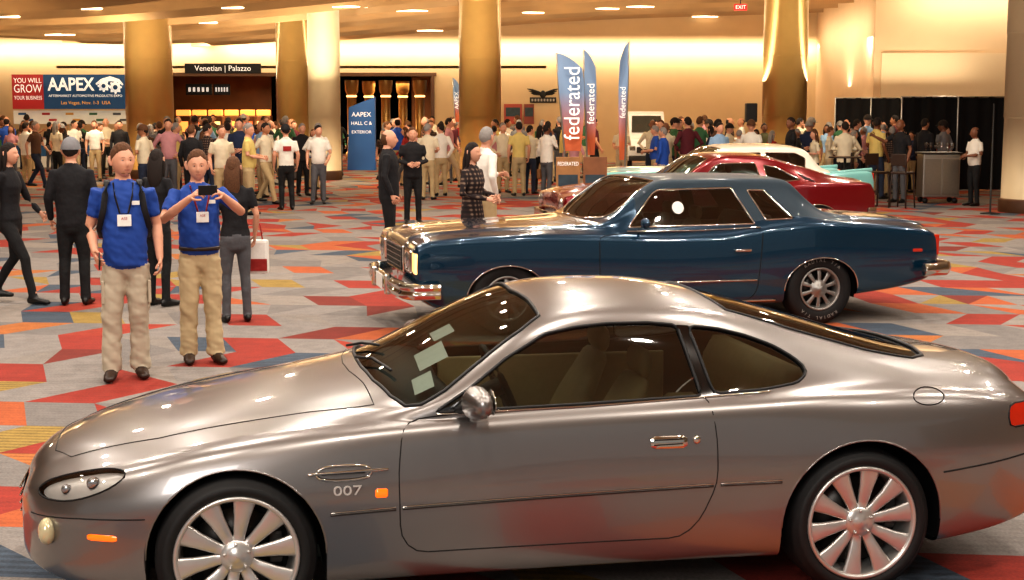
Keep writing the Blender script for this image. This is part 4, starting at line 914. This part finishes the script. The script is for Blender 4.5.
# =====================================================  SETTING
def floormat():
    m=bpy.data.materials.new('patterned_carpet'); m.use_nodes=True; nt=m.node_tree; b=nt.nodes['Principled BSDF']; L=nt.links.new
    def mt(op,a,b_=None,c=None):
        n=nt.nodes.new('ShaderNodeMath'); n.operation=op
        for i,v in enumerate((a,b_,c)):
            if v is None: continue
            if isinstance(v,(int,float)): n.inputs[i].default_value=v
            else: L(v,n.inputs[i])
        return n.outputs[0]
    g=nt.nodes.new('ShaderNodeNewGeometry'); sp=nt.nodes.new('ShaderNodeSeparateXYZ'); L(g.outputs['Position'],sp.inputs[0]); X0,Y0=sp.outputs[0],sp.outputs[1]
    a=-.10; X=mt('ADD',mt('MULTIPLY',X0,math.cos(a)),mt('MULTIPLY',Y0,math.sin(a))); Y=mt('SUBTRACT',mt('MULTIPLY',Y0,math.cos(a)),mt('MULTIPLY',X0,math.sin(a)))
    yr=mt('MULTIPLY',Y,1/.78); row=mt('FLOOR',yr); fy=mt('FRACT',yr); tri=mt('PINGPONG',yr,1.0)
    xs=mt('MULTIPLY',mt('ADD',X,mt('MULTIPLY',tri,.36)),1/.52); col=mt('FLOOR',xs); fx=mt('FRACT',xs)
    par=mt('PINGPONG',mt('ADD',col,row),1.0)
    w1=nt.nodes.new('ShaderNodeTexWhiteNoise'); w1.noise_dimensions='2D'; c1=nt.nodes.new('ShaderNodeCombineXYZ'); L(col,c1.inputs[0]); L(row,c1.inputs[1]); L(c1.outputs[0],w1.inputs['Vector'])
    dg=mt('MULTIPLY',mt('GREATER_THAN',mt('ADD',fx,mt('MULTIPLY',fy,1.0)),1.0),mt('GREATER_THAN',w1.outputs['Value'],.6))
    cb=nt.nodes.new('ShaderNodeCombineXYZ'); L(col,cb.inputs[0]); L(row,cb.inputs[1]); L(dg,cb.inputs[2])
    wn=nt.nodes.new('ShaderNodeTexWhiteNoise'); wn.noise_dimensions='3D'; L(cb.outputs[0],wn.inputs['Vector'])
    val=mt('MULTIPLY',wn.outputs['Value'],mt('ADD',.66,mt('MULTIPLY',par,.34)))
    r=nt.nodes.new('ShaderNodeValToRGB'); r.color_ramp.interpolation='CONSTANT'; cr=r.color_ramp
    cols=[(0,'#857e79'),(.22,'#77716d'),(.37,'#8b827a'),(.43,'#465260'),(.49,'#922e20'),(.62,'#a9552c'),(.71,'#76281d'),(.75,'#857d76'),(.82,'#9c3623'),(.90,'#9c8040'),(.96,'#b26b35')]
    cr.elements[0].color=lin(cols[0][1]); cr.elements[1].position=cols[1][0]; cr.elements[1].color=lin(cols[1][1])
    for p,c in cols[2:]: e=cr.elements.new(p); e.color=lin(c)
    L(val,r.inputs[0])
    st=mt('SINE',mt('MULTIPLY',Y,80)); isb=mt('MULTIPLY',mt('GREATER_THAN',val,.43),mt('LESS_THAN',val,.49)); iso=mt('GREATER_THAN',val,.90)
    sv=mt('MULTIPLY',mt('GREATER_THAN',st,.0),mt('ADD',.07,mt('MULTIPLY',mt('ADD',isb,iso),.24)))
    no=nt.nodes.new('ShaderNodeTexNoise'); no.inputs['Scale'].default_value=60; L(g.outputs['Position'],no.inputs['Vector'])
    no2=nt.nodes.new('ShaderNodeTexNoise'); no2.inputs['Scale'].default_value=7; no2.inputs['Detail'].default_value=6; L(g.outputs['Position'],no2.inputs['Vector'])
    k=mt('ADD',mt('SUBTRACT',mt('MULTIPLY',no.outputs['Fac'],.8),sv),mt('ADD',.26,mt('MULTIPLY',no2.outputs['Fac'],.6)))
    vm=nt.nodes.new('ShaderNodeVectorMath'); vm.operation='SCALE'; L(r.outputs[0],vm.inputs[0]); L(k,vm.inputs['Scale']); L(vm.outputs[0],b.inputs['Base Color'])
    b.inputs['Roughness'].default_value=.95
    bp=nt.nodes.new('ShaderNodeBump'); bp.inputs['Strength'].default_value=.3; bp.inputs['Distance'].default_value=.005; L(no.outputs['Fac'],bp.inputs['Height']); L(bp.outputs[0],b.inputs['Normal'])
    return m
fl=mk('floor',[(-45,-14,0),(45,-14,0),(45,80,0),(-45,80,0)],[(0,1,2,3)],floormat(),None,False); tag(fl,None,kind='structure')
WALL=M('cream_wall','#cdb28c',.8,var=.05,scale=2); WALL2=M('peach_wall','#cfb391',.95,var=.04,scale=2); TRIM=M('brown_trim','#5b3a22',.5); GOLD=M('champagne_metal','#cda566',.30,.6,.15,var=.08,scale=3)
def st(o): o['kind']='structure'; return o
YW=60; YR=50
X1,X2=Xat(172,YW),Xat(279,YW); X3,X4=Xat(338,YW),Xat(433,YW); XL=-45; XRr=Xat(872,YR); ZD=Zat(76,YW); ZT=6.8
for a,b_,z0,z1 in ((XL,X1,0,ZT),(X2,X3,0,ZT),(X4,XRr+4,0,ZT),(X1,X2,ZD,ZT),(X3,X4,ZD,ZT)):
    st(box('wall_back',((a+b_)/2,YW+.15,(z0+z1)/2),(b_-a,.3,z1-z0),WALL))
st(box('wall_right',((XRr+26)/2,YR+.15,4),(26-XRr,.3,8),WALL2)); st(box('wall_right',(XRr+.25,(YW+YR)/2+.2,4),(.3,YW-YR-.4,8),WALL2))
st(box('wall_right',(26,18,4),(.3,66,8),WALL2)); st(box('wall_left',(-38,24,4),(.3,76,8),WALL))
xp0,_,zp0=atY(880,97,YR); xp1=Xat(1060,YR,3); zp1=Zat(53,YR)
st(box('trim_3',((xp0+xp1)/2,YR-.04,(.6+zp1)/2),(xp1-xp0,.08,zp1-.6),M('pale_panel','#d6bf9f',.95,var=.03)))
for a,b_ in ((X1,X2),(X3,X4)):
    st(box('trim_1',((a+b_)/2,YW-.03,ZD+.06),(b_-a+.3,.12,.14),TRIM))
    for x in (a,b_): st(box('trim_2',(x,YW-.03,ZD/2),(.14,.12,ZD),TRIM))
    st(box('wall_lobby',((a+b_)/2,72,2.2),(b_-a+9,.3,4.6),M('lobby_paint','#8a5a30',.5,var=.5,scale=1.2)))
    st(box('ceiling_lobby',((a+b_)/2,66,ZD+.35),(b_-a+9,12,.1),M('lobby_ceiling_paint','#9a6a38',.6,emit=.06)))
LAMP=M('warm_lamp','#ffc47a',.5,emit=3,var=0)
for i in range(5):
    Y=63+i%2*2; x=Xat(352+i*17,Y,1.5); o=empty('lobby_column',(x,Y,0)); tag(o,'gold lobby column with glowing capital','column',group='gold columns in the lobby')
    V,Fc=lathe([(.28,0),(.28,.3),(.2,.35),(.19,2.7),(.27,2.85),(.3,3.3)],20,'z'); mk('shaft',V,Fc,GOLD,o); V,Fc=lathe([(.20,2.6),(.22,2.62),(.22,2.66),(.20,2.68)],20,'z'); mk('glow_ring',V,Fc,LAMP,o)
for i in range(6):
    Y=66+(i%2)*1.5; x=Xat(184+i*16,Y,1.2); o=empty('slot_machine',(x,Y,0)); tag(o,'gaming machine with a warm lit screen','machine',group='gaming machines in the lobby')
    box('cabinet',(0,0,.9),(.7,.6,1.8),TRIM,o,.03); box('screen',(0,-.31,1.35),(.5,.02,.45),M('screen_glow'+str(i%3),('#ff9a4a','#e86a3a','#ffd08a')[i%3],.4,emit=1.5),o); box('topper',(0,0,1.95),(.6,.3,.25),M('screen_glow0','#ff9a4a'),o,.03)
def display(px0,px1,py0,py1,Y,col,name,label,cat,emit=0):
    x0,_,z0=atY(px0,py1,Y); x1,_,z1=atY(px1,py0,Y)
    o=box(name,(0,0,0),(x1-x0,.06,z1-z0),M('disp_'+col,col,.5,emit=emit,var=.08,scale=3),None,.01,loc=((x0+x1)/2,Y,(z0+z1)/2)); tag(o,label,cat); return o,(x1-x0),(z1-z0)
WL=M('white_letters','#f4f1ea',.5,emit=.45,var=0)
o,w,h=display(185,261,63.5,73.5,59.7,'#0b0b0c','sign','black overhead sign reading Venetian | Palazzo','sign'); text('Venetian | Palazzo',h*.78,(0,-.035,0),WL,o,fit=w*.86)
for a_,b_ in ((186,212),(214,230)):
    o,w,h=display(a_,b_,84,95,61.5,'#0e0e12','sign','black lobby sign with small white pictograms','sign'); V,Fc=join(*[boxvf((-w*.35+w*.17*i,-.04,0),(w*.09,.01,h*.4)) for i in range(5)]); mk('pictogram',V,Fc,WL,o,False)
o,w,h=display(44.3,127,74.5,109,56,'#1a4a78','banner','blue trade show banner reading AAPEX','banner',.12)
text('AAPEX',h*.52,(-w*.17,-.035,h*.20),WL,o,bold=.015,fit=w*.56); text('AFTERMARKET AUTOMOTIVE PRODUCTS EXPO',h*.10,(0,-.035,-h*.12),WL,o,fit=w*.92); text('Las Vegas, Nov. 1-3  USA',h*.14,(0,-.035,-h*.32),M('gold_letters','#e0a040',.5,emit=.4),o)
def discvf(cx,cz,r,ry=None,n=18): return tube([(cx,-.034,cz),(cx,-.042,cz)],r,n,0)
parts=[]
for cx,cz,r_ in ((w*.22,h*.17,.17),(w*.36,h*.13,.19)):
    parts.append(discvf(cx,cz,r_))
    for i in range(8): a=2*pi*i/8; parts.append(boxvf((cx+(r_+.015)*math.cos(a),-.038,cz+(r_+.015)*math.sin(a)),(.07,.008,.07)))
parts.append(tube([(w*.13,-.038,h*.22),(w*.20,-.038,h*.32),(w*.30,-.038,h*.38),(w*.40,-.038,h*.32),(w*.45,-.038,h*.20)],[(.004,.03),(.004,.07),(.004,.09),(.004,.06),(.004,.03)],8))
V,Fc=join(*parts); mk('emblem',V,Fc,WL,o)
V,Fc=join(*[tube([(cx,-.046,cz),(cx,-.050,cz)],r_,14,0) for cx,cz,r_ in ((w*.22,h*.17,.08),(w*.36,h*.13,.09))]); mk('emblem_hub',V,Fc,M('disp_#1a4a78','#1a4a78'),o)
o,w,h=display(13,43.3,74.5,109,56,'#b02a2c','banner','red banner reading YOU WILL GROW YOUR BUSINESS','banner',.12)
for t,s_,zz in (('YOU WILL',.2,.32),('GROW',.34,.08),('YOUR BUSINESS',.16,-.18)): text(t,h*s_,(0,-.035,h*zz),WL,o,fit=w*.88)
o,w,h=display(14,126,110.5,124,56.3,'#e4dfd2','logo_board','white board with rows of small coloured logos','sign',.1)
zz=o.location.z
V,Fc=join(*[tube([(x_,0,-h/2),(x_,0,-zz+.01)],.03,8,.2) for x_ in (-w*.45,0,w*.45)]); mk('board_post',V,Fc,STEEL,o)
for k,c_ in enumerate(('#2b5c8c','#b02a2c','#e0a040','#3d6b4a','#56565a')):
    V,Fc=join(*[boxvf((-w*.42+w*.21*k+dx,-.035,dz),(w*.07,.01,h*.16)) for dx,dz in ((0,h*.25),(w*.06,-h*.2))]); mk('logo_block',V,Fc,M('logo_'+c_,c_,.5),o,False)
for i in range(5):
    px=20+i*26; Y=55; x=Xat(px,Y,.6); o=empty('registration_desk',(x,Y,0)); tag(o,'white registration counter with blue top','counter',group='registration desks')
    box('counter',(0,0,.52),(.80,.55,1.04),WHITE,o,.01); box('worktop',(0,0,1.06),(.84,.6,.04),M('blue_top','#2b5c8c'),o,.005); box('front_panel',(0,-.285,.6),(.6,.02,.4),M('blue_top','#2b5c8c'),o,.005)
x0,y0=gnd(362,170); Yk=y0; hh=Zat(97,Yk); wk=Xat(376,Yk)-Xat(348,Yk)
o=empty('kiosk_sign',(x0,y0,0)); tag(o,'tall blue freestanding entrance sign with white lettering','sign')
V=[(-wk/2,-.2,0),(wk/2,-.2,0),(wk/2,.2,0),(-wk/2,.2,0),(-wk*.42,-.2,hh*.86),(wk/2,-.2,hh),(wk/2,.2,hh),(-wk*.42,.2,hh*.86)]
mk('panel',V,[(0,1,5,4),(1,2,6,5),(2,3,7,6),(3,0,4,7),(4,5,6,7),(3,2,1,0)],M('kiosk_blue','#2a5c9a',.5,emit=.08,var=.1,scale=2),o,False)
for i,(t,s_) in enumerate((('AAPEX',.22),('HALL C &',.17),('EXTERIOR',.15))): text(t,s_,(.02,-.21,hh*.76-.30*i),WL,o,fit=wk*.75)
def column(px,wpx,Y,mat,label):
    x=Xat(px,Y,3); r=wpx/2/F*Y; o=empty('column',(x,Y,0)); tag(o,label,'column')
    V,Fc=lathe([(r*1.06,0),(r*1.06,.25),(r,.27)]+[(r*(1 if k%2 else .985),z) for z in (1.9,1.93,3.6,3.63,5.3,5.33) for k in (0,1)]+[(r,7.6)],48,'z'); mk('shaft',V,Fc,mat,o)
    V,Fc=lathe([(r*1.06,0),(r*1.06,.25),(r*1.01,.28)],48,'z'); mk('column_base',V,Fc,TRIM,o); return o
PAL=M('cream_column','#cab897',.45,.1,var=.06,scale=3)
for (px,Y,w),mt_,lb in zip(COLS,(GOLD,GOLD,PAL,GOLD,GOLD,PAL),('brushed champagne metal clad round column','brushed champagne metal clad round column','pale cream metal clad round column','brushed champagne metal clad round column','brushed champagne metal clad round column','pale round column beside the bar')): column(px,w,Y,mt_,lb)
def ceiling():
    V=[];Fc=[];mi=[]; nx=100; xsn=[-40+80*i/nx for i in range(nx+1)]; rows=[]
    s0=-14.
    while s0<66: rows+=[(s0,-1,0),(s0+2.59,1,1)]; s0+=2.6
    for s_,dz,k in rows:
        for x in xsn:
            y=s_-3.2*math.sin(x/11+.6)+1.5*math.sin(x/4.5)
            t=max(0,min(1,(38-y)/14)); base=5.10+.10*(x+8)*.55*max(0,min(1,(x+10)/24))+.34*math.sin(x/5+1)+t*t*(3-2*t)*3.2
            V.append((x,y,base+dz*.20*(1-t)))
    n=nx+1
    for i in range(len(rows)-1):
        for j in range(nx):
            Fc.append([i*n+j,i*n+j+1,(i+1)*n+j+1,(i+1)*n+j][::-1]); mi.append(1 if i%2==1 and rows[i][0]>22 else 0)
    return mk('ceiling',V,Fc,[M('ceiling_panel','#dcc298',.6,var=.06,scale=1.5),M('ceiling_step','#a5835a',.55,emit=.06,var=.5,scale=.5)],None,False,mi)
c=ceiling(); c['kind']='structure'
cb=BVHTree.FromPolygons([v.co.copy() for v in c.data.vertices],[list(p.vertices) for p in c.data.polygons])
DL=M('downlight_glow','#ffe6bd',.5,emit=4,var=0); V_,F_=tube([(-.5,0,0),(0,0,.01),(.5,0,0)],[(.015,.02),(.05,.03),(.015,.02)],10,.6); dme=None
for px,py in ((18,16),(60,34),(100,8),(215,22),(240,7),(412,10),(430,30),(530,12),(605,8),(640,6),(670,30),(705,16),(735,26),(845,14),(862,32),(905,10),(350,6),(690,20),(885,4)):
    u=(px-512)/F; v=(py-290)/F; d=Vector((u,CT-v*ST,-(ST+v*CT))).normalized(); h=cb.ray_cast(Vector((0,0,H)),d)
    if h[0]:
        if dme is None: o=mk('ceiling_downlight',V_,F_,DL,None,True); dme=o.data
        else: o=bpy.data.objects.new('ceiling_downlight',dme); COL.objects.link(o)
        o.location=h[0]-Vector((0,0,.03))
        tag(o,'slim warm linear ceiling light','ceiling light',group='slim ceiling lights')
o,w,h=display(734,747,4,10.5,42,'#d01818','exit_sign','small red hanging EXIT sign','sign',1.0); text('EXIT',h*.8,(0,-.04,0),WL,o,fit=w*.8)
V,Fc=tube([(0,0,h/2),(0,0,h/2+.6)],.015,6,.2); mk('hanger',V,Fc,BLACK,o)
def flag(px,pyb,pyt,wpx,Y,words,flip=1):
    x=Xat(px,Y,1); zt=Zat(pyt,Y); zb=Zat(pyb,Y); w=wpx/F*Y; o=empty('feather_flag',(x,Y,0)); tag(o,'blue-grey and orange feather banner flag with vertical white lettering','flag',group='feather flags')
    n=24; V=[];Fc=[]; lean=.30*w
    for i in range(n+1):
        t=i/n; xl=lean*(1-t)**1.2; xr=w*(.88+.12*math.sin(t*pi*.9))
        for j in range(7):
            q=j/6; zz=zb+(zt-zb)*t-(zt-zb)*.16*(q**1.8)*max(0,(t-.6)/.4); V.append((flip*(xl+(xr-xl)*q),.03*math.sin(t*7+q*4),zz))
    for i in range(n):
        for j in range(6): Fc.append([i*7+j,i*7+j+1,i*7+j+8,i*7+j+7])
    mk('flag_cloth',V,Fc,gradmat('flag_print','#c4643c','#7b93b2',zb,zt),o,True)
    V,Fc=tube([(flip*lean,0,0),(flip*lean,0,zb),(flip*lean*.35,0,zb+(zt-zb)*.6),(0,0,zt)],.018,8); mk('pole',V,Fc,STEEL,o); V,Fc=join(tube([(-.4+flip*lean,0,.02),(.4+flip*lean,0,.02)],.02,6),tube([(flip*lean,-.4,.02),(flip*lean,.4,.02)],.02,6)); mk('flag_base',V,Fc,BLACK,o)
    text(words,w*.80,(flip*w*.58,-.08,zb+(zt-zb)*.49),WL,o,rot=(pi/2,-pi/2,0),fit=(zt-zb)*.74)
flag(556,151,53,28,31,'federated'); flag(583,155,50,13,32,'federated'); flag(628,160,42,10,30,'federated',-1); flag(453,122,78,7,48,'AAPEX')
for px,t,cl in ((568,'FEDERATED','#a8794a'),(595,'','#8a5a38')):
    x=Xat(px,23.9,1); o=empty('poster_stand',(x,23.9,0)); tag(o,'upright printed poster board on a stand','poster',group='poster boards'); box('poster_board',(0,0,.90),(.38,.04,.86),M('poster'+cl,cl,.6,var=.4,scale=5),o,.005)
    if t: text(t,.085,(0,-.03,1.22),WL,o,fit=.33)
    box('photo_print',(0,-.024,.9),(.31,.01,.3),M('poster_photo','#33454f',.5,var=.5,scale=8),o)
    V,Fc=join(tube([(-.16,0,.02),(-.15,.0,.5)],.015,6),tube([(.16,0,.02),(.15,0,.5)],.015,6),tube([(0,.2,.015),(0,.02,.6)],.015,6)); mk('stand_leg',V,Fc,BLACK,o)
for px0,px1,c_ in ((462,479,'#b0563a'),(504,522,'#9a4030'),(524,534,'#7d3a2c')):
    o,w,h=display(px0,px1,104,124,59.9,c_,'poster','framed promotional wall poster','poster',.2); box('poster_picture',(0,-.04,.08),(w*.8,.02,h*.45),M('poster_photo','#33454f'),o)
x,_,z=atY(543,96,59.8); o=empty('wall_emblem',(x,59.8,z)); tag(o,'dark winged emblem sign on the back wall','sign')
parts=[]
for sg in (-1,1):
    for k,(l,zz) in enumerate(((.62,.20),(.56,.12),(.48,.04))): parts.append(tube([(sg*.12,0,zz*.4+.05),(sg*.12+sg*l*.5,0,zz+.04),(sg*l,0,zz+.08)],[(.03,.05),(.03,.045),(.02,.015)],6))
V,Fc=join(*parts,tube([(.0,0,-.12),(0,0,.05),(0,0,.2)],[(.04,.03),(.15,.04),(.06,.03)],12,.6),boxvf((0,0,-.16),(1.05,.05,.22),.02)); mk('emblem_wings',V,Fc,BLACK,o)
V,Fc=join(*[boxvf((-.42+.12*i,-.03,-.16),(.07,.01,.10)) for i in range(8)]); mk('emblem_band',V,Fc,M('band_silver','#a8a49c',.4),o,False)
DR=M('black_drape_cloth','#0c0b0d',.9)
def drape(px0,px1,Y,zt):
    x0,x1=Xat(px0,Y),Xat(px1,Y); n=int((x1-x0)/.07); V=[];Fc=[]
    for i in range(n+1):
        x=x0+(x1-x0)*i/n; y=.06*math.sin(i*1.1)+.02*math.sin(i*2.7); V+=[(x,Y+y,.02),(x,Y+y*.6,zt)]
    Fc=[[2*i,2*i+2,2*i+3,2*i+1] for i in range(n)]
    o=mk('black_drape',V,Fc,DR); tag(o,'black pleated pipe-and-drape curtain','curtain'); V,Fc=join(tube([(x0,Y,zt),(x1,Y,zt)],.025,8),*[tube([(x,Y-.05,0),(x,Y-.05,zt)],.025,8) for x in (x0,(x0+x1)/2,x1)]); mk('drape_pole',V,Fc,STEEL,o)
drape(834,905,46.5,Zat(98,46.5)); drape(900,1012,38.9,Zat(97,38.9))
x=Xat(751,40,2); o=empty('speaker_stand',(x,40,0)); tag(o,'black loudspeaker on a tripod','speaker'); box('speaker_cabinet',(0,0,2.0),(.3,.3,.5),DARK,o,.03); V,Fc=join(tube([(0,0,.5),(0,0,1.8)],.02,6),*[tube([(0,0,.6),(.4*math.cos(a),.4*math.sin(a),.02)],.015,6) for a in (0,2.1,4.2)]); mk('tripod',V,Fc,DARK,o)
Yc=33.6; x=Xat(938,Yc,.6); o=empty('bar_cart',(x,Yc,0)); tag(o,'stainless steel bar cart on casters','cart')
V,Fc=boxvf((0,0,.62),(.82,.55,.95),.02); mk('cabinet',V,Fc,STEEL,o,False); box('cart_door',(-.2,-.285,.6),(.37,.02,.8),M('dark_steel','#8d867c',.3,.8),o,.008); box('cart_door',(.2,-.285,.6),(.37,.02,.8),M('dark_steel','#5d5850'),o,.008); box('worktop',(0,0,1.12),(.9,.62,.04),M('dark_top','#2a2420',.3),o,.008)
for a in (-.33,.33):
    for b_ in (-.2,.2): V,Fc=lathe([(.001,-.02),(.06,-.02),(.06,.02),(.001,.02)],16); mk('caster',[(v[0]+a,v[1]+b_,v[2]+.07) for v in V],Fc,BLACK,o)
for i in range(6):
    V,Fc=lathe([(.001,0),(.03,.004),(.006,.01),(.006,.08),(.035,.11),(.042,.17),(.036,.21)],16,'z'); g=mk('wine_glass',V,Fc,glassmat('clear_glass','#f0f0ee',.2),None,True,loc=(x-.3+.12*i,Yc-.05+.1*(i%2),1.14)); tag(g,'clear stemmed wine glass on the bar cart','glass',group='glasses on the bar cart')
def stool(x,y,rz):
    o=empty('bar_stool',(x,y,0),rz); tag(o,'dark wooden bar stool with backrest','stool',group='bar stools')
    box('seat',(0,0,.74),(.38,.38,.05),SHOEBR,o,.015); box('backrest',(0,.18,1.02),(.36,.03,.25),SHOEBR,o,.012)
    for a in (-1,1):
        for b_ in (-1,1): V,Fc=tube([(a*.16,b_*.16,.73),(a*.20,b_*.20,.01)],.018,8); mk('leg',V,Fc,SHOEBR,o)
        V,Fc=tube([(a*.16,.17,.75),(a*.16,.185,1.1)],.015,8); mk('back_post',V,Fc,SHOEBR,o)
stool(Xat(880,32),32.2,.5); stool(Xat(903,32),32.0,2.4); stool(Xat(866,32.6),33.1,1.2)
o=empty('cocktail_table',(Xat(845,32.2),32.2,0)); tag(o,'round dark cocktail table on a pedestal','table'); V,Fc=lathe([(.001,1.05),(.34,1.05),(.35,1.065),(.34,1.08),(.001,1.08)],28,'z'); mk('tabletop',V,Fc,SHOEBR,o); V,Fc=lathe([(.25,0),(.24,.03),(.03,.06),(.03,1.05)],20,'z'); mk('pedestal',V,Fc,BLACK,o)
x,y=gnd(990,214); o=empty('stanchion',(x,y,0)); tag(o,'thin tall black metal post with round base','stanchion'); V,Fc=lathe([(.2,0),(.19,.02),(.02,.04),(.018,2.2)],16,'z'); mk('post',V,Fc,BLACK,o)
x,y=gnd(256,318); o=empty('tote_bag',(x,y,.62)); tag(o,'white and red trade show tote bag','bag'); box('bag_body',(0,0,0),(.28,.10,.34),WHITE,o,.03); box('bag_band',(0,-.055,-.08),(.26,.01,.12),shm['red'],o,.003); V,Fc=tube([(-.08,0,.17),(-.06,0,.32),(.06,0,.32),(.08,0,.17)],.008,6); mk('handle',V,Fc,shm['red'],o)
# =====================================================  LIGHTS
def area(name,loc,size,power,col=(1,.80,.58),rot=(0,0,0),sy=None,shape='DISK'):
    l=bpy.data.lights.new(name,'AREA'); l.shape='RECTANGLE' if sy else shape; l.size=size; l.energy=power; l.color=col
    if sy: l.size_y=sy
    o=bpy.data.objects.new(name,l); COL.objects.link(o); o.location=loc; o.rotation_euler=rot; return o
for i in range(-3,4):
    for j in range(6):
        yy=1.5+j*5.6+(i%2)*1.3; area('downlight_lamp',(i*3.3+.6,yy,7.5 if yy<26 else 5.2),.24,138 if yy<26 else 80,(1,.92,.82) if yy<20 else (1,.87,.72))
for i in range(5): area('back_downlight',(-20+i*8,42,4.5),.8,120,(1,.86,.66)); area('back_downlight',(-20+i*8,51,4.5),.8,75,(1,.84,.62))
area('cove_and_fill_lamp',(-6,YW-.45,4.6),40,820,(1,.86,.62),(math.radians(42),0,0),.15)
area('cove_and_fill_lamp',((XRr+20)/2,YR-.8,6.0),20-XRr,150,(1,.88,.68),(math.radians(35),0,0),.3)
area('cove_and_fill_lamp',(XRr-.9,(YR+YW)/2,5.0),.3,90,(1,.87,.66),(0,math.radians(-50),0),8)  # extra fill added to brighten the side wall, no cove here
for Y_ in (39,44,49,54): area('ceiling_bounce_fill',(-3,Y_,2.9),36,600,(1,.86,.64),(pi,0,0),.4)  # unseen upward fill standing in for light bounced off the floor
for px,Y,w in COLS[:5]:
    xx=Xat(px,Y,3); area('column_highlight_fill',(xx-.3,Y-3.4,3.9),.3,130,(1,.88,.66),(math.radians(78),0,math.atan2(-.3,3.4)))  # added fill aimed at each column to raise a highlight down its middle
for x_,w_ in (((X1+X2)/2,3),((X3+X4)/2,3)): area('lobby_light',(x_,66,3.2),3,380,(1,.64,.33))
area('front_fill',(-3,-6,6.5),5,560,(1,.96,.92),(math.radians(50),0,-.1),4)  # unseen fill added behind the camera to brighten the foreground
wd_=bpy.data.worlds.new('world'); S.world=wd_; wd_.use_nodes=True; bg=wd_.node_tree.nodes['Background']; bg.inputs[0].default_value=(1,.95,.90,1); bg.inputs[1].default_value=.28
cam=bpy.data.cameras.new('camera'); cam.lens=F/1024*36; cam.sensor_width=36; cam.clip_end=300; co=bpy.data.objects.new('camera',cam); COL.objects.link(co); co.location=(0,0,H); co.rotation_euler=(pi/2-TH,0,0); S.camera=co
S.view_settings.view_transform='Standard'
try: S.view_settings.look='Medium High Contrast'
except Exception: pass
